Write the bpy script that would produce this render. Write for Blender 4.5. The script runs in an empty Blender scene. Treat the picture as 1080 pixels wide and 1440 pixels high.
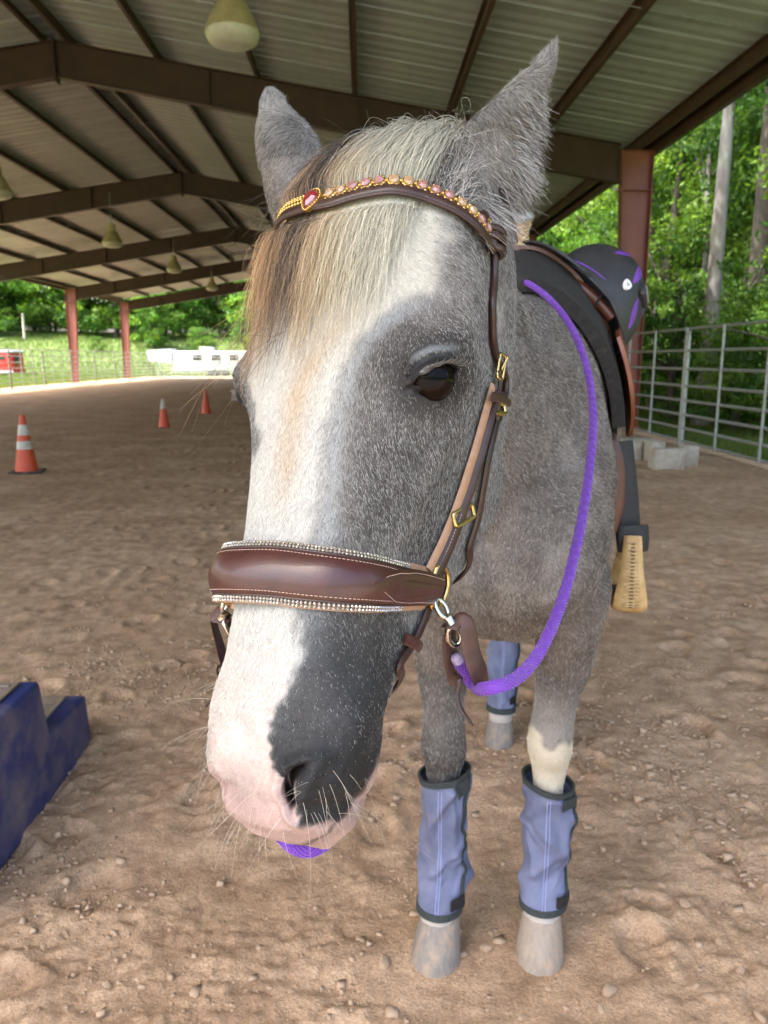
import bpy, bmesh, math, random
import numpy as np
from mathutils import Vector, Matrix
from mathutils.bvhtree import BVHTree

random.seed(7)
RNG = np.random.default_rng(11)
SC = bpy.context.scene
COL = SC.collection
PI = math.pi

# ------------------------------------------------------------------ camera
CAM_H = 1.35
PITCH = math.radians(11.24)
FPX = 1082.0
cam_d = bpy.data.cameras.new('camera')
cam = bpy.data.objects.new('camera', cam_d)
COL.objects.link(cam)
cam.location = (0, 0, CAM_H)
cam.rotation_euler = (PI / 2 - PITCH, 0, 0)
cam_d.sensor_fit = 'VERTICAL'
cam_d.sensor_height = 36.0
cam_d.sensor_width = 27.0
cam_d.lens = FPX / 1440 * 36
cam_d.clip_start = 0.02
cam_d.clip_end = 1500
cam_d.dof.use_dof = True
cam_d.dof.focus_distance = 0.60
cam_d.dof.aperture_fstop = 14.0
SC.camera = cam

# ------------------------------------------------------------------ light
SUN_EL, SUN_AZ = math.radians(62), math.radians(-112)      # azimuth from +Y towards +X
world = bpy.data.worlds.new('World')
SC.world = world
world.use_nodes = True
wn = world.node_tree.nodes
sky = wn.new('ShaderNodeTexSky')
sky.sky_type = 'NISHITA'
sky.sun_disc = False
sky.sun_elevation = SUN_EL
sky.sun_rotation = SUN_AZ
sky.air_density = 1.0
sky.dust_density = 6.0
sky.ozone_density = .6
world.node_tree.links.new(sky.outputs[0], wn['Background'].inputs[0])
wn['Background'].inputs[1].default_value = 0.15
sun_d = bpy.data.lights.new('sun', 'SUN')
sun_d.energy = 2.4
sun_d.angle = math.radians(0.6)
sun_d.color = (1.0, 0.97, 0.92)
sun = bpy.data.objects.new('sun', sun_d)
COL.objects.link(sun)
sdir = Vector((math.sin(SUN_AZ) * math.cos(SUN_EL), math.cos(SUN_AZ) * math.cos(SUN_EL), math.sin(SUN_EL)))
sun.rotation_euler = sdir.to_track_quat('Z', 'Y').to_euler()
SC.view_settings.view_transform = 'Standard'
SC.view_settings.look = 'None'
SC.view_settings.gamma = 1
SC.view_settings.use_curve_mapping = False
SC.view_settings.exposure = 2.55
SC.render.engine = 'CYCLES'
SC.cycles.max_bounces = 8
SC.cycles.diffuse_bounces = 5
SC.cycles.transparent_max_bounces = 8
SC.cycles.caustics_reflective = False
SC.cycles.caustics_refractive = False
SC.cycles.sample_clamp_indirect = 6

# ------------------------------------------------------------------ camera maths (measuring only)
CP, SP = math.cos(PITCH), math.sin(PITCH)
CPOS = np.array([0, 0, CAM_H])
C2W = np.array([[1, 0, 0], [0, SP, CP], [0, CP, -SP]], float)
def ray(px, py):
    v = np.array([(px - 540) / FPX, (720 - py) / FPX, 1.0])
    return C2W @ v                                        # depth 1
def W(px, py, d): return CPOS + ray(px, py) * d
def G(px, py, z=0.0):
    r = ray(px, py)
    return CPOS + r * ((z - CAM_H) / r[2])
def WY(px, py, Y):
    r = ray(px, py)
    return CPOS + r * (Y / r[1])
def project(P):
    q = (np.asarray(P, float) - CPOS) @ C2W
    return np.stack([540 + FPX * q[..., 0] / q[..., 2], 720 - FPX * q[..., 1] / q[..., 2]], -1), q[..., 2]

# ------------------------------------------------------------------ numpy noise
def _h(ix, iy, iz, s):
    with np.errstate(over='ignore'):
        n = (ix.astype(np.uint32) * np.uint32(73856093)) ^ (iy.astype(np.uint32) * np.uint32(19349663)) ^ (iz.astype(np.uint32) * np.uint32(83492791)) ^ np.uint32((s * 2654435761) & 0xffffffff)
        n = (n ^ (n >> np.uint32(13))) * np.uint32(1274126177)
        n = n ^ (n >> np.uint32(16))
    return (n & np.uint32(0xffff)).astype(float) / 65535.0
def vnoise(p, s=1):
    p = np.asarray(p, float)
    i = np.floor(p).astype(np.int64)
    f = p - i
    u = f * f * (3 - 2 * f)
    r = 0
    for dx in (0, 1):
        wx = u[:, 0] if dx else 1 - u[:, 0]
        for dy in (0, 1):
            wy = u[:, 1] if dy else 1 - u[:, 1]
            for dz in (0, 1):
                wz = u[:, 2] if dz else 1 - u[:, 2]
                r = r + wx * wy * wz * _h(i[:, 0] + dx, i[:, 1] + dy, i[:, 2] + dz, s)
    return r * 2 - 1
def fbm(p, o=4, s=1):
    r, a, t = 0, 1.0, 0
    p = np.asarray(p, float)
    for k in range(o):
        r = r + a * vnoise(p * (2.03 ** k) + 17.3 * k, s + k)
        t += a
        a *= .5
    return r / t
def sstep(a, b, x):
    t = np.clip((x - a) / (b - a), 0, 1)
    return t * t * (3 - 2 * t)

# ------------------------------------------------------------------ materials
def _n(nt, t, **kw):
    n = nt.nodes.new(t)
    for k, v in kw.items(): setattr(n, k, v)
    return n
def mat(name, col, rough=.6, metal=0.0, col2=None, nscale=8.0, namt=.5, bscale=None, bstr=.2, spec=.5, trans=None,
        attr=None, ntype='NOISE', stretch=None, sheen=0.0, coat=0.0, dirt=None, rvar=0.0, bdist=.005, contrast=(.35, .65)):
    m = bpy.data.materials.new(name)
    m.use_nodes = True
    nt = m.node_tree
    L = nt.links.new
    b = nt.nodes['Principled BSDF']
    b.inputs['Roughness'].default_value = rough
    b.inputs['Metallic'].default_value = metal
    b.inputs['Specular IOR Level'].default_value = spec
    b.inputs['Base Color'].default_value = (*col, 1)
    if sheen: b.inputs['Sheen Weight'].default_value = sheen
    if coat:
        b.inputs['Coat Weight'].default_value = coat
        b.inputs['Coat Roughness'].default_value = .15
    tc = _n(nt, 'ShaderNodeTexCoord')
    src = tc.outputs['Object']
    if stretch:
        mp = _n(nt, 'ShaderNodeMapping')
        mp.inputs['Scale'].default_value = stretch
        L(src, mp.inputs['Vector'])
        src = mp.outputs['Vector']
    out = None
    if attr:
        at = _n(nt, 'ShaderNodeAttribute', attribute_name=attr)
        out = at.outputs['Color']
    if col2 is not None:
        nz = _n(nt, 'ShaderNodeTexNoise')
        nz.inputs['Scale'].default_value = nscale
        nz.inputs['Detail'].default_value = 6
        L(src, nz.inputs['Vector'])
        rp = _n(nt, 'ShaderNodeValToRGB')
        rp.color_ramp.elements[0].position = contrast[0]
        rp.color_ramp.elements[1].position = contrast[1]
        rp.color_ramp.elements[0].color = (*col, 1)
        rp.color_ramp.elements[1].color = (*col2, 1)
        L(nz.outputs[0], rp.inputs[0])
        if out is None:
            out = rp.outputs[0]
        else:
            mx = _n(nt, 'ShaderNodeMix', data_type='RGBA', blend_type='MULTIPLY')
            mx.inputs[0].default_value = 1
            L(out, mx.inputs[6]); L(rp.outputs[0], mx.inputs[7])
            out = mx.outputs[2]
        if rvar:
            mr = _n(nt, 'ShaderNodeMapRange')
            mr.inputs[3].default_value = rough - rvar
            mr.inputs[4].default_value = rough + rvar
            L(nz.outputs[0], mr.inputs[0]); L(mr.outputs[0], b.inputs['Roughness'])
    if dirt is not None:
        dcol, dscale, lo, hi = dirt
        dz = _n(nt, 'ShaderNodeTexNoise')
        dz.inputs['Scale'].default_value = dscale
        dz.inputs['Detail'].default_value = 8
        dz.inputs['Roughness'].default_value = .65
        L(tc.outputs['Object'], dz.inputs['Vector'])
        mr = _n(nt, 'ShaderNodeMapRange')
        mr.inputs[1].default_value = lo
        mr.inputs[2].default_value = hi
        L(dz.outputs[0], mr.inputs[0])
        mx = _n(nt, 'ShaderNodeMix', data_type='RGBA')
        L(mr.outputs[0], mx.inputs[0])
        if out is None: mx.inputs[6].default_value = (*col, 1)
        else: L(out, mx.inputs[6])
        mx.inputs[7].default_value = (*dcol, 1)
        out = mx.outputs[2]
    if out is not None: L(out, b.inputs['Base Color'])
    if bscale:
        bz = _n(nt, 'ShaderNodeTexNoise') if ntype == 'NOISE' else _n(nt, 'ShaderNodeTexVoronoi')
        bz.inputs['Scale'].default_value = bscale
        if ntype == 'NOISE': bz.inputs['Detail'].default_value = 5
        L(src, bz.inputs['Vector'])
        bp = _n(nt, 'ShaderNodeBump')
        bp.inputs['Strength'].default_value = bstr
        bp.inputs['Distance'].default_value = bdist
        L(bz.outputs[0], bp.inputs['Height']); L(bp.outputs[0], b.inputs['Normal'])
    if trans:
        tr = _n(nt, 'ShaderNodeBsdfTranslucent')
        ad = _n(nt, 'ShaderNodeMixShader')
        ad.inputs[0].default_value = trans
        if out is not None:
            tm = _n(nt, 'ShaderNodeMix', data_type='RGBA', blend_type='MULTIPLY')
            tm.inputs[0].default_value = 1
            tm.inputs[7].default_value = (1.25, 1.2, .55, 1)
            L(out, tm.inputs[6]); L(tm.outputs[2], tr.inputs[0])
        else:
            tr.inputs[0].default_value = (*col, 1)
        L(b.outputs[0], ad.inputs[1]); L(tr.outputs[0], ad.inputs[2])
        L(ad.outputs[0], nt.nodes['Material Output'].inputs['Surface'])
    return m

# ------------------------------------------------------------------ mesh builder
def link(o, parent=None):
    COL.objects.link(o)
    if parent is not None: o.parent = parent
    return o
def tag(o, label=None, cat=None, group=None, kind=None):
    if label: o['label'] = label
    if cat: o['category'] = cat
    if group: o['group'] = group
    if kind: o['kind'] = kind
    return o
def empty(name, loc=(0, 0, 0), rz=0.0, label=None, cat=None, group=None):
    o = bpy.data.objects.new(name, None)
    o.empty_display_size = .1
    link(o)
    o.location = loc
    o.rotation_euler = (0, 0, rz)
    return tag(o, label, cat, group)
def copy_tree(o, parent=None):
    c = o.copy()
    COL.objects.link(c)
    c.parent = parent
    for ch in o.children: copy_tree(ch, c)
    return c

class MB:
    def __init__(self): self.v, self.f = [], []
    def add(self, vs, fs):
        k = len(self.v)
        self.v.extend([tuple(map(float, p)) for p in vs])
        self.f.extend([tuple(i + k for i in q) for q in fs])
        return self
    def grid(self, P, close=False, flip=False):
        P = np.asarray(P, float)
        a, b = P.shape[:2]
        fs = []
        for i in range(a - 1):
            for j in range(b if close else b - 1):
                q = (i * b + j, i * b + (j + 1) % b, (i + 1) * b + (j + 1) % b, (i + 1) * b + j)
                fs.append(q[::-1] if flip else q)
        return self.add(P.reshape(-1, 3), fs)
    def loft(self, P, caps=True):
        P = np.asarray(P, float)
        a, b = P.shape[:2]
        self.grid(P, close=True)
        if caps:
            n = len(self.v) - a * b
            self.f.append(tuple(n + j for j in range(b))[::-1])
            self.f.append(tuple(n + (a - 1) * b + j for j in range(b)))
        return self
    def box(self, c, s, R=None, bev=0.0):
        s = np.asarray(s, float) / 2
        c = np.asarray(c, float)
        if bev <= 0:
            V = np.array([[x, y, z] for x in (-1, 1) for y in (-1, 1) for z in (-1, 1)], float) * s
            F = [(0, 1, 3, 2), (4, 6, 7, 5), (0, 4, 5, 1), (2, 3, 7, 6), (0, 2, 6, 4), (1, 5, 7, 3)]
        else:
            bev = min(bev, min(s) * .9)
            bm = bmesh.new()
            bmesh.ops.create_cube(bm, size=2)
            for v in bm.verts: v.co = Vector(v.co) * 1
            for v in bm.verts: v.co = (v.co.x * s[0], v.co.y * s[1], v.co.z * s[2])
            bmesh.ops.bevel(bm, geom=bm.edges[:], offset=bev, segments=2, affect='EDGES', profile=.5)
            bm.verts.ensure_lookup_table()
            V = np.array([v.co[:] for v in bm.verts])
            F = [tuple(v.index for v in f.verts) for f in bm.faces]
            bm.free()
        if R is not None: V = V @ np.asarray(R, float).T
        return self.add(V + c, F)
    def tube(self, path, r, n=10, closed=False, flat=None, up=None, caps=True):
        path = np.asarray(path, float)
        m = len(path)
        r = np.broadcast_to(np.asarray(r, float), (m,))
        R = []
        T = np.gradient(path, axis=0) if not closed else (np.roll(path, -1, 0) - np.roll(path, 1, 0))
        T /= np.linalg.norm(T, axis=1)[:, None] + 1e-12
        u = np.array(up if up is not None else ((0, 0, 1) if abs(T[0, 2]) < .9 else (1, 0, 0)), float)
        for i in range(m):
            if up is not None and np.ndim(up) == 2: u = np.asarray(up[i], float)
            u = u - T[i] * (u @ T[i])
            u /= np.linalg.norm(u) + 1e-12
            w = np.cross(T[i], u)
            a = np.arange(n) * 2 * PI / n
            fl = flat if flat else 1.0
            R.append(path[i] + r[i] * (np.cos(a)[:, None] * u * fl + np.sin(a)[:, None] * w))
        if closed:
            R.append(R[0])
            # align
            self.grid(np.array(R), close=True)
        else:
            self.loft(np.array(R), caps)
        return self
    def ribbon(self, path, nor, width, thick, crown=0.0, nw=9):
        """strap lying on a surface: path points, outward normals, rounded edges"""
        path = np.asarray(path, float); nor = np.asarray(nor, float)
        m = len(path)
        width = np.broadcast_to(np.asarray(width, float), (m,))
        T = np.gradient(path, axis=0)
        T /= np.linalg.norm(T, axis=1)[:, None] + 1e-12
        R = []
        x = np.linspace(-1, 1, nw)
        for i in range(m):
            n = nor[i] - T[i] * (nor[i] @ T[i])
            n /= np.linalg.norm(n) + 1e-12
            s = np.cross(n, T[i])
            h = width[i] / 2
            e = np.sqrt(np.clip(1 - np.abs(x) ** 6, 0, 1))
            top = [path[i] + s * h * a + n * (thick * (.5 + .5 * b) + crown * (1 - a * a) ** 1.0) for a, b in zip(x, e)]
            bot = [path[i] + s * h * a + n * (thick * (.5 - .5 * b)) for a, b in zip(x[::-1], e[::-1])]
            R.append(top + bot)
        return self.loft(np.array(R))
    def build(self, name, m, parent=None, smooth=40, label=None, cat=None, group=None, kind=None):
        me = bpy.data.meshes.new(name)
        me.from_pydata(self.v, [], self.f)
        me.update()
        bm = bmesh.new()
        bm.from_mesh(me)
        bmesh.ops.recalc_face_normals(bm, faces=bm.faces[:])
        bm.to_mesh(me)
        bm.free()
        if smooth:
            me.shade_smooth()
            me.set_sharp_from_angle(angle=math.radians(smooth))
        for k in (m if isinstance(m, (list, tuple)) else [m]): me.materials.append(k)
        o = bpy.data.objects.new(name, me)
        link(o, parent)
        return tag(o, label, cat, group, kind)

def np_mesh(name, V, F, mats, parent=None, smooth=False):
    """fast mesh from arrays; F (n,4) or (n,3)"""
    me = bpy.data.meshes.new(name)
    F = np.asarray(F, np.int32)
    V = np.asarray(V, np.float32)
    k = F.shape[1]
    me.vertices.add(len(V)); me.vertices.foreach_set('co', V.ravel())
    me.loops.add(F.size); me.loops.foreach_set('vertex_index', F.ravel())
    me.polygons.add(len(F)); me.polygons.foreach_set('loop_start', np.arange(0, F.size, k, dtype=np.int32))
    me.update(calc_edges=True)
    if smooth: me.shade_smooth()
    for m in mats: me.materials.append(m)
    o = bpy.data.objects.new(name, me)
    return link(o, parent)

def catmull(P, n):
    """resample control points (k,...) to n points, Catmull-Rom over index"""
    P = np.asarray(P, float)
    k = len(P)
    t = np.linspace(0, k - 1, n)
    i = np.clip(np.floor(t).astype(int), 0, k - 2)
    f = (t - i).reshape((-1,) + (1,) * (P.ndim - 1))
    a, b, c, d = P[np.clip(i - 1, 0, k - 1)], P[i], P[i + 1], P[np.clip(i + 2, 0, k - 1)]
    return .5 * ((2 * b) + (c - a) * f + (2 * a - 5 * b + 4 * c - d) * f ** 2 + (-a + 3 * b - 3 * c + d) * f ** 3)
def interp_cols(x, xs, Y):
    Y = np.asarray(Y, float)
    return np.stack([np.interp(x, xs, Y[:, j]) for j in range(Y.shape[1])], -1)
def resample(P, n):
    P = np.asarray(P, float)
    d = np.r_[0, np.cumsum(np.linalg.norm(np.diff(P, axis=0), axis=1))]
    return interp_cols(np.linspace(0, d[-1], n), d, P)
def Rz(a): return np.array([[math.cos(a), -math.sin(a), 0], [math.sin(a), math.cos(a), 0], [0, 0, 1]])
def basis(z, x):
    z = np.asarray(z, float); z = z / np.linalg.norm(z)
    x = np.asarray(x, float); x = x - z * (x @ z); x = x / np.linalg.norm(x)
    return np.stack([x, np.cross(z, x), z], 1)
# ================================================================== SETTING
M = {}
AYAW = 0.0277
def A2W(x, y, z=0.0): return np.array([x * math.cos(AYAW) - y * math.sin(AYAW), x * math.sin(AYAW) + y * math.cos(AYAW), z])
XR, XL, XM = 5.28, -16.5, -5.55          # right columns, left columns, ridge (shelter's own axes)
ROOF_Y0, ROOF_Y1 = -1.5, 56.4
FRAMES = [-1.3, 5.5] + [15.5 + 10 * k for k in range(5)]
M['sand'] = None
def sand_mat():
    m = bpy.data.materials.new('arena_sand'); m.use_nodes = True
    nt = m.node_tree; L = nt.links.new; b = nt.nodes['Principled BSDF']
    b.inputs['Roughness'].default_value = .92; b.inputs['Specular IOR Level'].default_value = .15
    tc = _n(nt, 'ShaderNodeTexCoord')
    def noise(sc, det, rough=.55):
        z = _n(nt, 'ShaderNodeTexNoise'); z.inputs['Scale'].default_value = sc; z.inputs['Detail'].default_value = det; z.inputs['Roughness'].default_value = rough
        L(tc.outputs['Object'], z.inputs['Vector']); return z
    a, c, d = noise(1.3, 6), noise(9, 8, .65), noise(140, 4, .7)
    def ramp(src, p0, c0, p1, c1):
        r = _n(nt, 'ShaderNodeValToRGB'); e = r.color_ramp.elements
        e[0].position, e[1].position = p0, p1; e[0].color, e[1].color = (*c0, 1), (*c1, 1)
        L(src.outputs[0], r.inputs[0]); return r
    r1 = ramp(a, .35, (.47, .322, .205), .7, (.65, .485, .335))
    r2 = ramp(c, .30, (.62, .57, .54), .62, (1.08, 1.06, 1.04))
    r3 = ramp(d, .25, (.55, .52, .50), .68, (1.16, 1.15, 1.12))
    def mul(x, y):
        q = _n(nt, 'ShaderNodeMix', data_type='RGBA', blend_type='MULTIPLY'); q.inputs[0].default_value = 1
        L(x, q.inputs[6]); L(y, q.inputs[7]); return q.outputs[2]
    L(mul(mul(r1.outputs[0], r2.outputs[0]), r3.outputs[0]), b.inputs['Base Color'])
    bp = _n(nt, 'ShaderNodeBump'); bp.inputs['Strength'].default_value = .8; bp.inputs['Distance'].default_value = .006
    L(d.outputs[0], bp.inputs['Height'])
    bp2 = _n(nt, 'ShaderNodeBump'); bp2.inputs['Strength'].default_value = .6; bp2.inputs['Distance'].default_value = .03
    L(c.outputs[0], bp2.inputs['Height']); L(bp.outputs[0], bp2.inputs['Normal']); L(bp2.outputs[0], b.inputs['Normal'])
    return m
M['sand'] = sand_mat()
M['grass_g'] = mat('meadow', (.085, .135, .035), .9, col2=(.125, .18, .048), nscale=.35, bscale=6, bstr=.5, bdist=.05, dirt=((.20, .17, .09), 1.7, .56, .75))
M['redsteel'] = mat('red_column_steel', (.30, .095, .078), .55, col2=(.24, .078, .062), nscale=3, rvar=.08, dirt=((.11, .075, .05), 2.2, .55, .8), bscale=40, bstr=.05)  # frame paint lightened where daylight reaches the columns
M['beam'] = mat('shaded_beam_steel', (.058, .025, .015), .55, col2=(.042, .018, .011), nscale=3, rvar=.08, dirt=((.035, .024, .017), 2.2, .55, .8), bscale=40, bstr=.05)  # same frame paint as the columns, darkened for shade under the roof
M['purlin'] = mat('purlin_steel', (.085, .040, .022), .5, col2=(.055, .027, .016), nscale=2.5, dirt=((.08, .055, .04), 1.8, .52, .8))
M['sheet'] = mat('roof_sheet', (.365, .37, .36), .42, col2=(.30, .305, .295), nscale=1.2, rvar=.08, dirt=((.17, .155, .125), 1.1, .56, .8), stretch=(1, .4, 1))
M['trim'] = mat('white_trim', (.70, .69, .65), .5, col2=(.6, .58, .53), nscale=4)
M['galv'] = mat('galvanised_pipe', (.40, .42, .41), .42, .35, col2=(.29, .305, .30), nscale=18, rvar=.1, dirt=((.23, .16, .11), 9, .62, .8))
M['conc'] = mat('concrete', (.40, .365, .295), .9, col2=(.50, .46, .38), nscale=14, bscale=120, bstr=.5, bdist=.004, dirt=((.26, .17, .11), 5, .52, .75))
M['bark_pale'] = mat('pale_bark', (.22, .215, .195), .9, col2=(.12, .11, .098), nscale=7, stretch=(1, 1, .3), bscale=22, bstr=.6, bdist=.02, dirt=((.12, .15, .07), 1.5, .55, .8))
M['bark_dark'] = mat('dark_bark', (.055, .045, .036), .95, col2=(.105, .088, .07), nscale=9, stretch=(1, 1, .25), bscale=25, bstr=.7, bdist=.02)
def leafm(name, c0, c1, tr=.48):
    return mat(name, c0, .55, attr='lv', col2=(1, 1, 1), nscale=3, spec=.3, trans=tr, contrast=(-.4, .6))
M['leaf'] = leafm('leaf', (1, 1, 1), (1, 1, 1))

# --- ground: one sheet of worked sand, finer where the photographer stands
def axis_pts(segs):
    out = []
    for a, b, s0, s1 in segs:
        x = a
        while x < b - 1e-6:
            f = (x - a) / (b - a); out.append(x); x += s0 + (s1 - s0) * f
    out.append(segs[-1][1])
    return np.array(out)
gx = axis_pts([(-17.6, -6, .30, .12), (-6, -2.0, .12, .02), (-2.0, -1.2, .02, .0085), (-1.2, 1.5, .0085, .0085), (1.5, 3.0, .0085, .03), (3.0, 5.55, .03, .09)])
gy = axis_pts([(-.9, .6, .2, .03), (.6, 1.1, .02, .008), (1.1, 2.6, .008, .010), (2.6, 7.0, .010, .05), (7.0, 20, .05, .14), (20, 61.5, .14, .6)])
X, Y = np.meshgrid(gx, gy)
Zg = np.zeros_like(X)
pts = np.column_stack([X.ravel(), Y.ravel(), np.zeros(X.size)])
sp = np.maximum(np.gradient(gx)[None, :] + 0 * Y, np.gradient(gy)[:, None] + 0 * X)
fade = lambda wl: 1 - sstep(.25, .5, sp / wl)
n1_, n2_, n3_, n4_ = [fbm(pts * s, o, 40 + k).reshape(X.shape) for k, (s, o) in enumerate([(.55, 2), (2.6, 3), (8.5, 3), (26, 3)])]
Zg += n1_ * .028 * fade(1.8) + n2_ * .012 * fade(.4) + (np.abs(n3_) - .2) * .016 * fade(.12) + (np.abs(n4_) - .2) * .013 * fade(.04) * (.5 + sstep(-.2, .3, n2_))
n5_ = fbm(pts * 60, 2, 49).reshape(X.shape)
Zg += (np.abs(n5_) - .2) * .0085 * fade(.018) * (.4 + sstep(-.25, .3, n2_))
for k in range(1500):                                      # hoof prints and kicked-up rims
    if k < 170: px, py = RNG.uniform(-1.8, 2.4), RNG.uniform(.7, 5.0)
    else: px, py = RNG.uniform(-9, 5.0), RNG.uniform(3.5, 22)
    if abs(px - .28) < .35 and abs(py - 1.5) < .22: continue
    r = RNG.uniform(.05, .085); el = RNG.uniform(.8, 1.25); an = RNG.uniform(0, PI); dp = RNG.uniform(.004, .020)
    i0, i1 = np.searchsorted(gx, [px - .28, px + .28]); j0, j1 = np.searchsorted(gy, [py - .28, py + .28])
    if i1 <= i0 or j1 <= j0: continue
    dx, dy = X[j0:j1, i0:i1] - px, Y[j0:j1, i0:i1] - py
    u = (dx * math.cos(an) + dy * math.sin(an)) / el; v = (-dx * math.sin(an) + dy * math.cos(an)) * el
    d = np.hypot(u, v) / r * (1 + .25 * n3_[j0:j1, i0:i1] + .2 * n2_[j0:j1, i0:i1])
    tilt = .35 * u / r
    Zg[j0:j1, i0:i1] += -dp * (1 - sstep(.7, 1.05, d)) * (1 + tilt) + dp * .55 * np.exp(-((d - 1.25) / .28) ** 2) * (1 + .9 * tilt)
flat = np.ones_like(X)
for hx, hy in ((.36, 1.50), (.115, 1.52)):
    q = np.hypot(X - hx, Y - hy); w = sstep(.20, .07, q); Zg = Zg * (1 - w) + w * (.002 + .35 * Zg)
edge = np.minimum(np.minimum(np.minimum(X + 17.6, 5.55 - X), 61.5 - Y), Y + .9)
Zg = Zg * sstep(0, .5, edge) - .03 * (1 - sstep(0, .3, edge))
def ground_z(x, y):
    i = np.clip(np.searchsorted(gx, x) - 1, 0, len(gx) - 2); j = np.clip(np.searchsorted(gy, y) - 1, 0, len(gy) - 2)
    return float(Zg[j, i])
nxg, nyg = len(gx), len(gy)
idx = np.arange(nxg * nyg).reshape(nyg, nxg)
Fq = np.stack([idx[:-1, :-1], idx[:-1, 1:], idx[1:, 1:], idx[1:, :-1]], -1).reshape(-1, 4)
gV = np.column_stack([X.ravel(), Y.ravel(), Zg.ravel()]) @ Rz(AYAW).T
go = np_mesh('ground', gV, Fq, [M['sand']], smooth=True); tag(go, 'loose tan arena sand pocked with hoof prints', kind='structure')
# --- meadow out to the horizon, rising to a wooded slope
mx = np.concatenate([np.linspace(-420, -60, 50), np.linspace(-56, 56, 90), np.linspace(60, 420, 50)])
my = np.concatenate([np.linspace(-200, -8, 24), np.linspace(-6, 130, 110), np.linspace(134, 700, 60)])
MX, MY = np.meshgrid(mx, my)
def meadow_z(x, y):
    x, y = np.asarray(x, float), np.asarray(y, float)
    return -.06 + 5.4 * sstep(70, 118, y - .12 * x) - .30 * sstep(60, 66, y) * sstep(-60, -20, x) + 3 * sstep(125, 260, y) + .10 * np.sin(x * .21) * np.cos(y * .17) * sstep(2, 12, np.maximum(np.abs(x + 5.5) - 12, y - 60))
mZ = meadow_z(MX, MY)
idx = np.arange(MX.size).reshape(MX.shape)
Fq = np.stack([idx[:-1, :-1], idx[:-1, 1:], idx[1:, 1:], idx[1:, :-1]], -1).reshape(-1, 4)
mo = np_mesh('meadow', np.column_stack([MX.ravel(), MY.ravel(), mZ.ravel()]), Fq, [M['grass_g']], smooth=True); tag(mo, 'green meadow around the riding arena', kind='structure')

M['bounce_apron'] = mat('grey_bounce_gravel', (.33, .325, .305), .95, col2=(.25, .245, .23), nscale=30, bscale=120, bstr=.5, bdist=.01)  # unseen gravel added behind the camera so bounced light stays neutral
mb = MB(); yx = np.linspace(-16, 9, 26); yy_ = np.linspace(-11, -.7, 12); mb.grid(np.array([[A2W(x, y, -.022 + .006 * math.sin(x * 1.7) * math.cos(y * 1.3)) for x in yx] for y in yy_]))
mb.build('path', M['bounce_apron'], None, 60, 'unseen grey gravel apron added at the open end to neutralise bounced light', kind='structure')
# --- riding shelter
shed = empty('riding_shelter', (0, 0, 0), AYAW, 'open sided riding shelter with red steel frames and a ribbed metal roof', 'shelter')
ZR, ZE = 7.0, 5.27                                         # top of frame at ridge and at the columns
slopeR = (ZR - ZE) / (XR - XM); slopeL = (ZR - ZE) / (XM - XL)
def sbuild(mb, name, m, smooth=30, **k):
    return mb.build(name, m, shed, smooth, **k)
def ibeam(mb, P, Q, hP, hQ, wf=.20, tf=.014, tw=.010, down=(0, 0, -1), wdir=(0, 1, 0)):
    """tapered I section, P,Q on the outer flange line"""
    P, Q, d, w = [np.asarray(a, float) for a in (P, Q, down, wdir)]
    for (a, b) in ((0, tf), (None, None)):
        pass
    def bar(o0, o1, t0, t1, ww):
        v = []
        for E_, o_, t_ in ((P, o0, t0), (Q, o1, t1)):
            for sa, sb in ((-1, 0), (1, 0), (1, 1), (-1, 1)):
                v.append(E_ + w * sa * ww / 2 + d * (o_ + t_ * sb))
        mb.add(v, [(0, 1, 2, 3), (7, 6, 5, 4), (0, 4, 5, 1), (1, 5, 6, 2), (2, 6, 7, 3), (3, 7, 4, 0)])
    bar(0, 0, tf, tf, wf)
    bar(hP - tf, hQ - tf, tf, tf, wf)
    bar(tf, tf, hP - 2 * tf, hQ - 2 * tf, tw)
rb = {}
for k, fy in enumerate(FRAMES):
    for nm, x0, x1 in (('rafter', XM, XR + .25), ('rafter', XM, XL - .25)):
        if k == 0:
            mb = MB(); s = 1 if x1 > x0 else -1
            sl = slopeR if s > 0 else slopeL
            ibeam(mb, (x0 + s * .012, 0, ZR), (x1 - s * .62, 0, ZR - sl * (abs(x1 - x0) - .62)), .62, .70)
            mb.box((x0 + s * .010, 0, ZR - .33), (.016, .22, .72))
            for fx in (.25, .5, .75):                       # stiffeners and purlin braces
                xx = x0 + (x1 - x0) * fx; zz = ZR - sl * abs(xx - x0)
                mb.box((xx, 0, zz - .33), (.012, .16, .60))
            rb[s] = mb.build('rafter', M['beam'], shed, 30); rb[s].location = (0, fy, 0)
        else:
            s = 1 if x1 > x0 else -1
            o = rb[s].copy(); COL.objects.link(o); o.location = (0, fy, 0)
cb_ = {}
for k, fy in enumerate(FRAMES):
    for s, xo in ((1, XR + .25), (-1, XL - .25)):
        if k == 0:
            mb = MB()
            sl = slopeR if s > 0 else slopeL
            ztop = ZR - sl * abs(xo - XM)
            # column I tapering to its foot: outer flange vertical
            ibeam(mb, (xo, 0, -.05), (xo, 0, ztop - .02), .36, .62, .22, down=(-s, 0, 0), wdir=(0, 1, 0))
            mb.box((xo - s * .31, 0, ztop - .02 - .006), (.60, .215, .010)); mb.box((xo - s * .31, 0, ztop - .72), (.58, .21, .012))
            mb.box((xo - s * .2, 0, .0), (.5, .3, .03))
            cb_[s] = mb.build('column', M['redsteel'], shed, 30); cb_[s].location = (0, fy, 0)
        else:
            o = cb_[s].copy(); COL.objects.link(o); o.location = (0, fy, 0)
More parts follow.
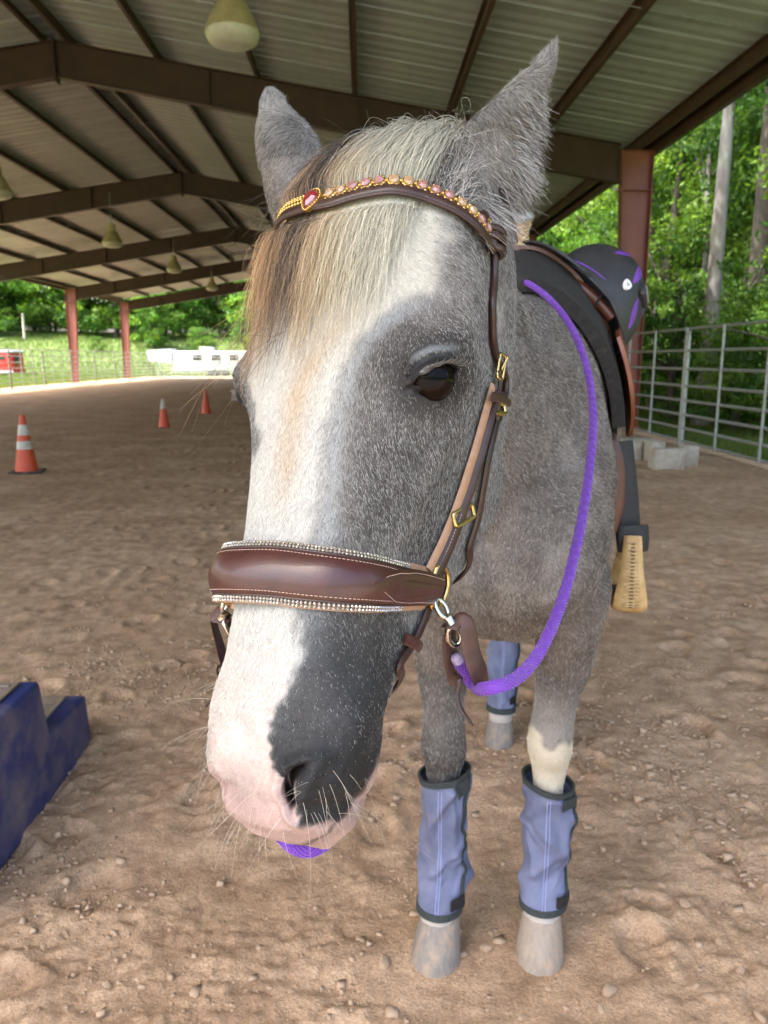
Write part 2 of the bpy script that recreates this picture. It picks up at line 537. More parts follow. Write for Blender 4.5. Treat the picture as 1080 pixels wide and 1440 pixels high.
# purlins: Z sections, one piece per bay
pm = MB()
prof = [(-.060, .20), (0, .20), (0, 0), (.060, 0), (.060, .018)]
def zsec(mb, y0, y1, d=.20, fl=.065, t=.004, lip=.02):
    for (xa, za, xb, zb) in ((-fl, d - t, t, d), (0, t, t, d - t), (0, 0, fl, t), (fl - t, t, fl, lip), (-fl, d - lip, -fl + t, d - t)):
        mb.box(((xa + xb) / 2, (y0 + y1) / 2, (za + zb) / 2), (xb - xa, y1 - y0, zb - za))
zsec(pm, 0, 9.985)
bay1 = FRAMES[1] - FRAMES[0]
first = None
for s, n_, xe, sl in ((1, 6, XR, slopeR), (-1, 6, XL, slopeL)):
    for i in range(0, n_ + 1):
        x = XM + (xe - XM) * i / n_ if i else XM + s * .22
        for fy in FRAMES[:-1]:
            y0 = fy + .008
            if first is None:
                o = first = pm.build('purlin', M['purlin'], shed, 0)
            else:
                o = first.copy(); COL.objects.link(o)
            o.location = (x, y0, ZR - sl * abs(x - XM) + .002)
            o.rotation_euler = (0, s * math.atan(sl), 0)
            o.scale = (1, bay1 / 10 if fy < 0 else 1, 1)
# eave struts and white edge trim
for s, xe, sl in ((1, XR + .25, slopeR), (-1, XL - .25, slopeL)):
    z = ZR - sl * abs(xe - XM)
    mb = MB(); mb.box((xe + s * .055, (ROOF_Y0 + ROOF_Y1) / 2, z + .06), (.10, ROOF_Y1 - ROOF_Y0, .26)); sbuild(mb, 'eave_strut', M['purlin'])
    mb = MB(); mb.box((xe + s * .20, (ROOF_Y0 + ROOF_Y1) / 2, z + .12), (.12, ROOF_Y1 - ROOF_Y0, .16), bev=.01); sbuild(mb, 'gutter', M['trim'])
for fy, nm in ((ROOF_Y0, -1),):
    for s, xe, sl in ((1, XR + .4, slopeR), (-1, XL - .4, slopeL)):
        mb = MB(); a = np.array([XM, fy + nm * .03, ZR + .14]); b = np.array([xe, fy + nm * .03, ZR + .14 - sl * abs(xe - XM)])
        v = []
        for e in (a, b):
            for dy, dz in ((-.02, -.12), (.02, -.12), (.02, .14), (-.02, .14)): v.append(e + [0, dy, dz])
        mb.add(v, [(0, 1, 2, 3), (7, 6, 5, 4), (0, 4, 5, 1), (1, 5, 6, 2), (2, 6, 7, 3), (3, 7, 4, 0)]); sbuild(mb, 'rake_trim', M['trim'])
# ribbed roof sheets
PW = .9144
def sheet(s, run, sl):
    rp = []
    for k in range(3):
        y = k * PW / 3
        rp += [(y + .10, 0), (y + .125, .004), (y + .15, 0), (y + .19, 0), (y + .215, .004), (y + .24, 0), (y + .254, 0), (y + .280, .055), (y + .300, .055)]
    rp = [(0, .056), (.012, .055), (.032, 0)] + [q for q in rp if q[0] < PW - .055] + [(PW - .012, .054), (PW + .008, .055)]
    P = []
    for t in (0, 1):
        P.append([(s * (.02 + run * t), y, z - sl * run * t) for y, z in rp])
    mb = MB(); mb.grid(np.array(P)); return mb
nsh = int((ROOF_Y1 - ROOF_Y0) / PW)
for s, xe, sl in ((1, XR + .42, slopeR), (-1, XL - .42, slopeL)):
    o0 = None
    for k in range(nsh):
        if o0 is None: o = o0 = sheet(s, abs(xe - XM), sl).build('roof_sheet', M['sheet'], shed, 0)
        else: o = o0.copy(); COL.objects.link(o)
        o.location = (XM, ROOF_Y0 + k * PW, ZR + .208 + (.0015 if k % 2 else 0))
mb = MB(); mb.grid(np.array([[(XM - .25, y, ZR + .25 - .25 * slopeR), (XM, y, ZR + .262), (XM + .25, y, ZR + .25 - .25 * slopeR)] for y in (ROOF_Y0, ROOF_Y1)])); sbuild(mb, 'ridge_cap', M['trim'])
# sag rods between purlins
for fy in FRAMES[:-1]:
    for s, xe, sl in ((1, XR, slopeR), (-1, XL, slopeL)):
        mb = MB(); y = fy + 5
        mb.tube([(XM + s * .3, y, ZR + .07 - sl * .3), (xe, y, ZR + .07 - sl * abs(xe - XM))], .010, 6); sbuild(mb, 'sag_rod', M['galv'])

# pendant lamps
M['lampm'] = mat('cream_lamp_housing', (.52, .44, .27), .45, col2=(.42, .35, .2), nscale=12)
M['lampg'] = mat('frosted_diffuser', (.62, .60, .50), .35, col2=(.52, .5, .42), nscale=10, spec=.5)
def lathe(mb, prof, n=32, c=(0, 0, 0)):
    mb.loft(np.array([[(c[0] + r * math.cos(t), c[1] + r * math.sin(t), c[2] + z) for t in np.linspace(0, 2 * PI, n, endpoint=False)] for r, z in prof])); return mb
lamp = empty('pendant_lamp', (0, 0, 0), 0, None, 'lamp', 'pendant lamps under the shelter roof')
mb = MB(); lathe(mb, [(.10, .50), (.12, .48), (.13, .30), (.17, .26), (.24, .12), (.30, .0), (.31, -.03), (.295, -.03), (.23, .10), (.1, .24)]); mb.build('lamp_housing', M['lampm'], lamp, 40)
mb = MB(); lathe(mb, [(.302, -.032), (.30, -.06), (.26, -.13), (.17, -.165), (.05, -.175)]); mb.build('diffuser', M['lampg'], lamp, 40)
mb = MB(); mb.tube([(0, 0, .49), (0, 0, .8)], .02, 8); mb.tube([(.0, 0, .8), (0, 0, 1.42)], .006, 6); mb.build('hanger', M['galv'], lamp, 40)
lspots = [((327, 42), 9.4, 'big cream pendant lamp at the top of the picture above the horse ear'), ((158, 340), 24.6, 'cream pendant lamp hanging just right of the second roof frame'), ((245, 378), 32.5, 'small cream pendant lamp between the middle roof frames'),
          ((298, 404), 42, 'tiny cream pendant lamp under the farthest roof frames'), ((-4, 268), 17.6, 'cream pendant lamp cut by the left picture edge'),]
for i, ((px, py), y, lb_) in enumerate(lspots):
    o = lamp if i == 0 else copy_tree(lamp)
    p = WY(px, py, y); o.location = (p[0], p[1], p[2]); o['label'] = lb_

# --- pipe panel fence
panel = empty('fence_panel', (0, 0, 0), 0, None, 'fence', 'grey pipe panels round the arena')
PL = 3.78
rails = [.10, .30, .51, .73, .96, 1.22, 1.50, 1.83]
rp_ = None
for z in rails:
    if rp_ is None:
        mb = MB(); mb.tube([(0, .05, 0), (0, PL - .05, 0)], .0215, 10); rp_ = o = mb.build('rail', M['galv'], panel, 60)
    else: o = rp_.copy(); COL.objects.link(o)
    o.location = (0, 0, z)
mb = MB(); mb.tube([(0, 0, 0), (0, 0, 1.72)], .031, 12); mb.tube(np.array([(0, .055 - .055 * math.cos(t), 1.72 + .11 * math.sin(t)) for t in np.linspace(0, PI / 2, 6)]), .026, 10); po = mb.build('post', M['galv'], panel, 60); po.location = (0, .03, 0)
o = po.copy(); COL.objects.link(o); o.location = (0, PL - .03, 0); o.rotation_euler = (0, 0, PI)
vo = None
for t in (1 / 3, 2 / 3):
    if vo is None: mb = MB(); mb.tube([(-.03, 0, .06), (-.03, 0, 1.84)], .020, 10); vo = o = mb.build('upright', M['galv'], panel, 60)
    else: o = vo.copy(); COL.objects.link(o)
    o.location = (0, PL * t, 0)
plist = []
ORD = 'first second third fourth fifth sixth seventh eighth ninth tenth eleventh twelfth thirteenth fourteenth fifteenth sixteenth'.split()
y0 = 12.12
for k in range(-2, 12): plist.append((XR - .22, y0 + k * 3.8, 0, 'R', k))
for k in range(0, 16): plist.append((XL + .42, 2 + k * 3.8, 0, 'L', k))
for k in range(0, 6): plist.append((XL + .42 + k * 3.8, 61.2, -PI / 2, 'F', k))
for i, (x, y, r, side, k) in enumerate(plist):
    o = panel if i == 0 else copy_tree(panel)
    p = A2W(x, y); o.location = (p[0], p[1], -.02); o.rotation_euler = (0, 0, AYAW + r)
    if side == 'R': o['label'] = {-1: 'grey pipe fence panel nearest on the right, in front of the blocks', 0: 'grey pipe fence panel just behind the concrete blocks beside the red column'}.get(k, 'pipe fence panel on the woods side, ' + ORD[max(k, 0)] + ' beyond the concrete blocks')
    elif side == 'L': o['label'] = 'pipe fence panel along the meadow side, ' + ORD[15 - k] + ' from the far left corner'
    else: o['label'] = 'pipe fence panel across the far end, ' + ORD[k] + ' from the far left corner'
    if side == 'R' and k < -1: o['label'] = 'grey pipe fence panel beside the photographer outside the picture'

# --- leaves
def leaf_cloud(pts, size, cols, flat=.55):
    n = len(pts)
    a = RNG.normal(0, 1, (n, 3)); a /= np.linalg.norm(a, axis=1)[:, None]
    nz = RNG.normal(0, 1, (n, 3)); nz[:, 2] = np.abs(nz[:, 2]) + .5
    b = np.cross(a, nz); b /= np.linalg.norm(b, axis=1)[:, None] + 1e-9
    s = size * RNG.uniform(.6, 1.35, n)[:, None]
    tip = pts + a * s; q1 = pts + b * s * .38 + a * s * .1; q2 = pts - b * s * .38 + a * s * .1; base = pts - a * s * .75
    Vv = np.stack([base, q1, tip, q2], 1).reshape(-1, 3)
    Ff = np.arange(4 * n).reshape(n, 4)
    C_ = np.repeat(cols, 4, 0)
    return Vv, Ff, C_
GREENS = np.array([(.068, .150, .022), (.105, .200, .030), (.046, .110, .020), (.140, .235, .040), (.062, .140, .032)])
def crown_mesh(name, nl, size, kind, h, r, base=.3, tone=1.0, nclump=70):
    """clump centres through a crown, leaves round each clump"""
    cl = []
    while len(cl) < nclump:
        u = RNG.normal(0, 1, 3); u /= np.linalg.norm(u); u *= RNG.random() ** .42
        z = base * h + (u[2] * .5 + .5) * (1 - base) * h
        wz = 1.0 if kind != 'cone' else 1.15 - .95 * (z / h)
        if kind == 'bush': wz = 1.0
        cl.append((u[0] * r * wz, u[1] * r * wz, z, RNG.uniform(.5, 1.25)))
    cl = np.array(cl)
    ci = RNG.choice(nclump, nl, p=cl[:, 3] / cl[:, 3].sum())
    cr = r * .24 * (cl[ci, 3])
    u = RNG.normal(0, 1, (nl, 3)); u /= np.linalg.norm(u, axis=1)[:, None]; u *= (RNG.random(nl) ** .5)[:, None]
    p = cl[ci, :3] + u * np.column_stack([cr, cr, cr * .62])
    g = GREENS[RNG.integers(0, 5, nclump)][ci] * RNG.uniform(.65, 1.25, nl)[:, None] * tone * RNG.uniform(.75, 1.2, nclump)[ci][:, None]
    Vv, Ff, C_ = leaf_cloud(p, size, g)
    me_o = np_mesh(name, Vv, Ff, [M['leaf']])
    at = me_o.data.color_attributes.new('lv', 'FLOAT_COLOR', 'POINT')
    at.data.foreach_set('color', np.column_stack([C_, np.ones(len(C_))]).astype(np.float32).ravel())
    me = me_o.data; bpy.data.objects.remove(me_o)
    return me, cl
def trunk_mesh(h, r, cl, m, lean=.02, nlimb=9, seg=14):
    mb = MB()
    t = np.linspace(0, 1, seg)
    ph = RNG.uniform(0, 6)
    P = np.column_stack([lean * h * t + .012 * h * np.sin(3 * t + ph), .010 * h * np.sin(4 * t + ph), h * t])
    mb.tube(P, r * (1 - .78 * t) * (1 + .5 * np.exp(-t * 22)), 12)
    for k in RNG.choice(len(cl), min(nlimb, len(cl)), replace=False):
        c = cl[k, :3]
        z0 = max(.12 * h, c[2] - RNG.uniform(.08, .25) * h); i = min(seg - 2, int(z0 / h * (seg - 1)))
        a = P[i]; mid = (a + c) / 2 + [0, 0, .03 * h]
        mb.tube(catmull(np.array([a, mid, c]), 8), np.linspace(r * .32, r * .06, 8), 6)
    o = mb.build('trunk', m, None, 60); me = o.data; bpy.data.objects.remove(o)
    return me
KIN = {}
for nm, nl, size, kind, h, r, base, tone, ncl in (('a', 16000, .105, 'round', 15, 3.6, .14, 1.15, 120), ('b', 16000, .10, 'round', 13, 3.3, .10, 1.35, 110), ('c', 9000, .30, 'round', 17, 5.2, .10, 1.1, 90),
                                                 ('s', 5200, .072, 'bush', 2.6, 1.7, .0, 1.2, 60), ('u', 5200, .080, 'bush', 4.2, 2.0, .0, .95, 60), ('d', 5200, .40, 'round', 14, 5.6, .0, 1.5, 70), ('e', 3600, .42, 'cone', 13, 4.0, .04, .9, 60)):
    me, cl = crown_mesh('crown', nl, size, kind, h, r, base, tone, ncl)
    dk = nm in 'acde'
    KIN[nm] = (me, trunk_mesh(h * .86, .0155 * h if kind != 'bush' else .03 * h, cl, M['bark_dark'], nlimb=10), h)
def plant(nm, x, y, z, sc, rz, name, label, cat, group):
    t = empty(name, (x, y, z), rz, label, cat, group); t.scale = (sc, sc, sc)
    o = bpy.data.objects.new('trunk' if cat == 'tree' else 'stem', KIN[nm][1]); link(o, t)
    o = bpy.data.objects.new('crown' if cat == 'tree' else 'foliage', KIN[nm][0]); link(o, t)
    return t
WG = 'trees of the wood beside the arena'
# two marked trunks beyond the fence
def single_tree(px, ybase, Yd, rad, h, m, label, lean):
    p = WY(px, ybase, Yd)
    t = empty('forest_tree', (p[0], p[1], -.1), 0, label, 'tree', WG)
    me, cl = crown_mesh('crown', 11000, .10, 'round', h, 3.4, .42, 1.25, 90)
    o = bpy.data.objects.new('trunk', trunk_mesh(h * .9, rad, cl, m, lean, 4)); link(o, t)
    o = bpy.data.objects.new('crown', me); link(o, t)
single_tree(998, 520, 16.5, .185, 14, M['bark_pale'], 'tall tree with a pale grey straight trunk seen above the fence', .012)
single_tree(1058, 520, 19.5, .33, 15, M['bark_dark'], 'thick dark trunked tree at the right edge behind the pale trunk', .0)
single_tree(985, 500, 22.5, .11, 13, M['bark_pale'], 'slim pale trunk close behind the tall pale trunked tree', -.02)
for x, y, sc, nm in ((7.3, 15.2, .8, 's'), (7.9, 14.0, .9, 'u'), (8.6, 16.2, 1.0, 's'), (7.2, 18.0, .9, 'u'), (9.3, 13.2, .9, 's'), (8.9, 18.6, 1.0, 'u')):
    plant(nm, x - .0277 * y, y, -.12, sc, x * 3, 'undergrowth_shrub', 'leafy green shrub round the foot of the pale grey trunk', 'shrub', 'shrubs along the wood edge')
k = 0
for row, (xa, ya, yb, st) in enumerate([(10.2, 21, 70, 3.4), (13.5, 12, 75, 3.6), (17.0, 10, 80, 4.0), (21.0, 8, 84, 4.4)]):
    y = ya
    while y < yb:
        x = xa + RNG.uniform(-1.0, 1.0)
        nm = 'ab'[int(RNG.integers(0, 2))] if row < 2 and y < 40 else 'c'
        plant(nm, x - .0277 * y, y, -.1, RNG.uniform(.85, 1.2), RNG.uniform(0, 6.28), 'forest_tree', {'a': 'broad dark trunked leafy tree ', 'b': 'lighter green leafy tree with a thin dark trunk ', 'c': 'large coarse leaved tree '}[nm] + ('at the front edge of the wood', 'in the second row of the wood', 'deep inside the wood', 'in the last row of the wood')[row], 'tree', WG); y += st * RNG.uniform(.8, 1.2); k += 1
for row, (xa, ya, yb, st) in enumerate([(8.2, 17, 60, 2.3), (9.9, 12.5, 60, 2.4), (11.8, 11, 56, 2.8)]):
    y = ya
    while y < yb:
        nm = 'su'[int(RNG.random() < .35 + .25 * row)]
        plant(nm, xa + RNG.uniform(-.6, .6) - .0277 * y, y, -.12, RNG.uniform(.7, 1.1), RNG.uniform(0, 6.28), 'undergrowth_shrub', {'s': 'low bright green shrub ', 'u': 'tall deep green shrub '}[nm] + ('nearest the fence at the wood edge', 'halfway between fence and tree trunks', 'under the front trees of the wood')[row], 'shrub', 'shrubs along the wood edge'); y += st * RNG.uniform(.75, 1.25)
# deep woods that read as one mass
p = np.column_stack([RNG.uniform(24, 34, 26000), RNG.uniform(2, 95, 26000), RNG.uniform(0, 17, 26000)])
g = GREENS[RNG.integers(0, 5, len(p))] * RNG.uniform(.5, 1.0, len(p))[:, None]
Vv, Ff, C_ = leaf_cloud(p, .55, g)
wo = np_mesh('woods', Vv, Ff, [M['leaf']]); at = wo.data.color_attributes.new('lv', 'FLOAT_COLOR', 'POINT'); at.data.foreach_set('color', np.column_stack([C_, np.ones(len(C_))]).astype(np.float32).ravel()); tag(wo, 'deep green wood behind the nearer trees', kind='stuff')
# trees across the meadow, seen under the far end of the roof
TG = 'trees across the far meadow'
for i in range(92):
    row = i % 4
    x = -105 + (i // 4) * 6.4 + RNG.uniform(-2, 2); y = 106 + row * 9 + RNG.uniform(-3, 3) + .12 * x
    nm = 'de'[int(RNG.random() < .16)]
    plant(nm, x, y, float(meadow_z(x, y)) - .2, RNG.uniform(.85, 1.35), RNG.uniform(0, 6.28), 'meadow_tree', 'rounded green tree in the tree line across the far meadow' if nm == 'd' else 'dark evergreen in the tree line across the far meadow', 'tree', TG)
for x, y, sc, nm in ((-41, 74, .85, 'e'), (-8.5, 84, .62, 'd'), (-14, 90, .7, 'd'), (-27, 92, .55, 'd'), (-1, 82, .8, 'd')):
    plant(nm, x, y, float(meadow_z(x, y)) - .2, sc, x, 'meadow_tree', {(-41): 'dark evergreen standing behind the red trailer', (-8.5): 'dense green tree over the end of the white trailer'}.get(x, 'bushy green tree on the meadow slope'), 'tree', TG)
for i in range(22):
    x = RNG.uniform(-52, -2); y = RNG.uniform(88, 104)
    plant('s', x, y, float(meadow_z(x, y)) - .1, RNG.uniform(.7, 1.5), RNG.uniform(0, 6), 'meadow_shrub', 'low green shrub on the sloping meadow', 'shrub', 'shrubs on the meadow slope')
# grass blades along both sides of the arena and under the fence
def blades(n, xs, ys, hgt, wd, zf):
    x, y = xs(n), ys(n)
    b = np.column_stack([x, y, zf(x, y)])
    a = RNG.uniform(0, 6.28, n); ln = RNG.normal(0, .35, (n, 2)); h_ = hgt * RNG.uniform(.5, 1.5, n)
    w_ = np.column_stack([np.cos(a), np.sin(a), 0 * a]) * wd
    tip = b + np.column_stack([ln * h_[:, None], h_])
    Vv = np.stack([b - w_, b + w_, tip], 1).reshape(-1, 3)
    return Vv, np.arange(3 * n).reshape(n, 3)
def grass_obj(n, xs, ys, hgt, wd, label, tone=1.0):
    Vv, Ff = blades(n, xs, ys, hgt, wd, meadow_z)
    o = np_mesh('grass', Vv, Ff, [M['leaf']])
    c = np.array([(.09, .165, .03), (.125, .195, .04), (.07, .14, .025), (.17, .185, .06)])[RNG.integers(0, 4, n)] * RNG.uniform(.7, 1.25, n)[:, None] * tone
    at = o.data.color_attributes.new('lv', 'FLOAT_COLOR', 'POINT'); at.data.foreach_set('color', np.column_stack([np.repeat(c, 3, 0), np.ones(3 * n)]).astype(np.float32).ravel())
    tag(o, label, kind='stuff')
grass_obj(90000, lambda n: 5.15 + RNG.random(n) ** 1.5 * 6 , lambda n: RNG.uniform(6, 34, n), .10, .006, 'short grass between the fence and the wood')
grass_obj(60000, lambda n: RNG.uniform(-46, 4, n), lambda n: RNG.uniform(61.5, 105, n), .28, .035, 'long grass on the far meadow', 1.05)
grass_obj(30000, lambda n: -18.2 - RNG.random(n) ** 1.5 * 14, lambda n: RNG.uniform(20, 64, n), .20, .02, 'long grass along the left side of the arena', 1.05)
# ================================================================== THINGS ABOUT THE ARENA
def mtx(o, loc, rz): o.location = loc; o.rotation_euler = (0, 0, rz); return o
M['orange'] = mat('cone_orange', (.68, .085, .022), .45, col2=(.60, .07, .02), nscale=9, dirt=((.30, .20, .13), 14, .55, .8))
M['conewhite'] = mat('cone_white_band', (.62, .60, .54), .4, col2=(.5, .47, .40), nscale=20, dirt=((.35, .27, .19), 16, .5, .75))
M['rubber'] = mat('black_rubber', (.022, .022, .022), .75, col2=(.05, .042, .035), nscale=12, dirt=((.26, .18, .12), 9, .48, .7))
def cone(name, px, py, h, label, bands, tip_white=False, base=True):
    g = G(px, py)
    t = empty(name, (g[0], g[1], ground_z(g[0], g[1]) - .01), RNG.uniform(0, 1.5), label, 'traffic cone', 'traffic cones in the arena')
    rb, rt = .135 * h / .7, .030 * h / .7
    mb = MB(); lathe(mb, [(rb, .02), (rb * .96, .05), (rt, h), (rt * .7, h + .004), (rt * .55, h - .05)], 28); mb.build('cone_body', M['orange'], t, 40)
    for a, b in bands:
        mb = MB(); f = lambda z: rb * .96 + (rt - rb * .96) * (z - .05) / (h - .05)
        lathe(mb, [(f(a * h) + .001, a * h), (f(a * h) + .0035, a * h + .004), (f(b * h) + .0035, b * h - .004), (f(b * h) + .001, b * h)], 28); mb.build('reflective_band', M['conewhite'], t, 40)
    if base:
        mb = MB(); mb.box((0, 0, .014), (.37 * h / .7, .37 * h / .7, .03), bev=.012); mb.build('base', M['rubber'], t, 40)
    return t
cone('traffic_cone', 38, 663, .70, 'orange traffic cone with two pale bands standing on a black base nearest the left edge', [(.42, .56), (.66, .84)])
cone('traffic_cone', 231, 601, .58, 'narrow orange cone with a white top between the other two cones', [(.66, .99)], base=False)
cone('traffic_cone', 290, 581, .62, 'plain orange cone farthest away, next to the horse face', [], base=False)
# concrete blocks at the fence
def block(x, y, L_, W_, H_, rz, label, z=0.0):
    t = MB()
    t.box((0, 0, H_ / 2), (L_, W_, H_), bev=.012)
    o = t.build('concrete_block', M['conc'], None, 40, label, 'block', 'concrete blocks stacked at the fence')
    return mtx(o, (x, y, z - .02), rz)
b1 = G(947, 661); b2 = G(916, 650); b3 = G(966, 655)
block(b1[0] - .06, b1[1] + .10, .40, .19, .28, .12, 'front grey concrete block of the group at the foot of the fence')
block(b3[0] + .06, b3[1] + .12, .19, .19, .27, .05, 'small square concrete block at the right end of the group')
block(b2[0] + .02, b2[1] + .22, .20, .55, .30, .16, 'long concrete block lying behind the front block, pointing at the fence')
block(b2[0] - .22, b2[1] + .35, .20, .50, .29, .10, 'concrete block half hidden behind the saddle, leftmost of the group')
# mounting block
M['bluep'] = mat('blue_plastic', (.020, .030, .145), .5, col2=(.026, .042, .18), nscale=4, bscale=60, bstr=.06, dirt=((.24, .20, .19), 6, .44, .80), rvar=.1)
M['tread'] = mat('sandy_tread', (.38, .29, .21), .9, col2=(.27, .22, .18), nscale=16, bscale=150, bstr=.6, dirt=((.34, .25, .17), 5, .45, .65))
mbk = empty('mounting_block', (-1.055, 2.57, 0), .02, 'blue plastic two step mounting block with dusty treads at the left edge', 'mounting block')
def rounded_prism(poly, x0, x1, bev=.014):
    bm = bmesh.new()
    v0 = [bm.verts.new((x0 + .03 * (z / .37), y, z)) for y, z in poly]; v1 = [bm.verts.new((x1 - .02 * (z / .37), y, z)) for y, z in poly]
    n = len(poly)
    bm.faces.new(v0); bm.faces.new(v1[::-1])
    for i in range(n): bm.faces.new((v0[i], v1[i], v1[(i + 1) % n], v0[(i + 1) % n]))
    bmesh.ops.recalc_face_normals(bm, faces=bm.faces[:])
    bmesh.ops.bevel(bm, geom=bm.edges[:], offset=bev, segments=3, affect='EDGES', profile=.5)
    mb = MB(); bm.verts.index_update(); mb.add([v.co[:] for v in bm.verts], [tuple(v.index for v in f.verts) for f in bm.faces]); bm.free(); return mb
mb = rounded_prism([(0, -.02), (.0, .175), (-.31, .185), (-.33, .372), (-.98, .378), (-1.02, -.02)], -.62, .0); mb.build('step_shell', M['bluep'], mbk, 40)
for (ya, yb, z) in ((-.285, -.035, .1800), (-.955, -.365, .3765)):
    mb = MB(); mb.box((-.31, (ya + yb) / 2, z + .004), (.49, abs(yb - ya), .008), bev=.003)
    mb.build('tread', M['tread'], mbk, 40)
for z0, y0, y1 in ((.10, -.96, -.38),):
    pass
for k in range(6):
    mb = MB(); yk = -.40 - .11 * k; mb.box((-.31, yk, .3872), (.46, .018, .005), bev=.002); mb.build('tread_rib', M['tread'], mbk, 40)
for k in range(2):
    mb = MB(); yk = -.10 - .11 * k; mb.box((-.31, yk, .1907), (.46, .018, .005), bev=.002); mb.build('tread_rib', M['tread'], mbk, 40)

# trailers
M['whitep'] = mat('white_trailer_skin', (.50, .51, .525), .4, col2=(.44, .45, .465), nscale=1.5, dirt=((.45, .44, .40), 1.2, .58, .85))
M['redp'] = mat('red_trailer_paint', (.55, .035, .03), .35, col2=(.48, .03, .028), nscale=2, dirt=((.35, .08, .06), 2, .6, .85))
M['glass'] = mat('dark_window', (.02, .024, .028), .08, spec=.8, col2=(.035, .04, .045), nscale=2)
M['tyre'] = mat('tyre', (.02, .02, .02), .85, col2=(.035, .033, .03), nscale=20)
def wheel(parent, c, r=.36, w=.24, nm='wheel'):
    mb = MB(); pr = [(r * .55, -w / 2), (r * .9, -w / 2), (r, -w * .32), (r, w * .32), (r * .9, w / 2), (r * .55, w / 2)]
    mb.loft(np.array([[(rr * math.cos(t), y, rr * math.sin(t)) for t in np.linspace(0, 2 * PI, 24, endpoint=False)] for rr, y in pr])); o = mb.build('wheel', M['tyre'], parent, 40); o.location = c
    mb = MB(); mb.loft(np.array([[(rr * math.cos(t), y, rr * math.sin(t)) for t in np.linspace(0, 2 * PI, 18, endpoint=False)] for rr, y in ((r * .56, -w * .45), (r * .5, -w * .2), (r * .15, -w * .3), (r * .15, w * .3), (r * .5, w * .2), (r * .56, w * .45))])); mb.build('rim', M['galv'], o, 40)
p0 = WY(212, 520, 70)
zt = float(meadow_z(p0[0] + 4, 70))
wt = empty('horse_trailer', (p0[0], 70, zt), .04, 'long white gooseneck horse trailer parked on the meadow beyond the far fence', 'trailer')
mb = rounded_prism([(-1.15, .55), (-1.15, 2.35), (1.15, 2.35), (1.15, .55)], 2.15, 9.6, .10); mb.build('trailer_body', M['whitep'], wt, 40)
mb = rounded_prism([(-1.1, 1.55), (-1.1, 2.95), (1.1, 2.95), (1.1, 1.55)], .05, 2.6, .12); 
mb = MB(); V_ = [(.15, -1.1, 1.45), (.15, 1.1, 1.45), (2.16, -1.1, 1.30), (2.16, 1.1, 1.30), (0, -1.05, 2.42), (0, 1.05, 2.42), (2.16, -1.1, 2.55), (2.16, 1.1, 2.55)]
mb.add(V_, [(0, 1, 3, 2), (4, 6, 7, 5), (0, 4, 5, 1), (2, 3, 7, 6), (0, 2, 6, 4), (1, 5, 7, 3)]); mb.build('gooseneck', M['whitep'], wt, 30)
mb = MB(); mb.box((.06, -.2, 1.1), (.12, .12, .8)); mb.box((.06, -.2, .72), (.2, .2, .06)); mb.build('coupler', M['rubber'], wt, 30)
mb = MB(); mb.box((5.1, 0, 2.52), (1.15, 1.3, .36), bev=.07); mb.build('roof_vent', M['whitep'], wt, 40)
for x in (4.4, 6.0, 7.6):
    mb = MB(); mb.box((x, -1.155, 1.78), (.78, .03, .50), bev=.01); f_ = mb.build('window', M['glass'], wt, 30)
    mb = MB()
    for c_, s_ in (((x, -1.165, 2.045), (.86, .03, .04)), ((x, -1.165, 1.515), (.86, .03, .04)), ((x - .41, -1.165, 1.78), (.04, .03, .49)), ((x + .41, -1.165, 1.78), (.04, .03, .49))): mb.box(c_, s_)
    mb.build('frame', M['trim'], f_, 30)
mb = MB(); mb.box((3.1, -1.152, 1.35), (.66, .02, 1.5), bev=.008); d_ = mb.build('door', M['whitep'], wt, 30)
mb = MB(); mb.box((3.36, -1.175, 1.3), (.05, .03, .16)); mb.build('handle', M['rubber'], d_, 30)
for x in (5.6, 6.5): wheel(wt, (x, -1.0, .36)); wheel(wt, (x, 1.0, .36))
mb = MB(); mb.box((6.05, -1.19, .80), (2.0, .12, .10), bev=.03); mb.build('fender', M['whitep'], wt, 40)
mb = MB(); mb.box((5.8, -1.158, .62), (7.2, .02, .12)); mb.build('lower_trim', M['galv'], wt, 30)
p1_ = WY(28, 522, 66)
rt = empty('red_trailer', (p1_[0], 66, float(meadow_z(p1_[0], 66))), -.02, 'red and white trailer parked at the left edge beyond the fence', 'trailer')
mb = rounded_prism([(-1.1, .55), (-1.1, 2.2), (1.1, 2.2), (1.1, .55)], -4.6, 0, .10); mb.build('trailer_body', M['redp'], rt, 40)
mb = MB(); mb.box((-2.4, 0, 2.28), (4.9, 2.3, .22), bev=.09); mb.build('roof', M['whitep'], rt, 40)
mb = MB(); mb.box((-2.25, -1.115, .62), (4.5, .04, .20), bev=.01); mb.build('skirt', M['whitep'], rt, 40)
for x in (-1.0, -2.6): 
    mb = MB(); mb.box((x, -1.11, 1.78), (.75, .03, .34), bev=.01); mb.build('window', M['glass'], rt, 30)
mb = MB(); mb.box((.01, -.25, 1.55), (.03, .8, .7), bev=.01); mb.build('window', M['glass'], rt, 30)
for x in (-2.0, -2.9): wheel(rt, (x, -.98, .36)); wheel(rt, (x, .98, .36))
mb = MB(); mb.tube([(0, -.5, .5), (1.5, 0, .5)], .05, 8); mb.tube([(0, .5, .5), (1.5, 0, .5)], .05, 8); mb.tube([(1.4, 0, .5), (1.4, 0, .0)], .04, 8); mb.build('tongue', M['rubber'], rt, 40)
# pale pole on the meadow and a white fence marker
pp = WY(36, 490, 95); 
mb = MB(); mb.tube([(0, 0, 0), (0, 0, 1.5), (0, 0, 3.2)], [.17, .16, .14], 10); mb.tube([(0, 0, 3.2), (0, 0, 3.26)], [.14, .05], 10)
o = mb.build('pole', M['conc'], None, 40, 'pale wooden pole on the meadow slope above the red trailer', 'pole'); o.location = (pp[0], 95, float(meadow_z(pp[0], 95)) - .1)
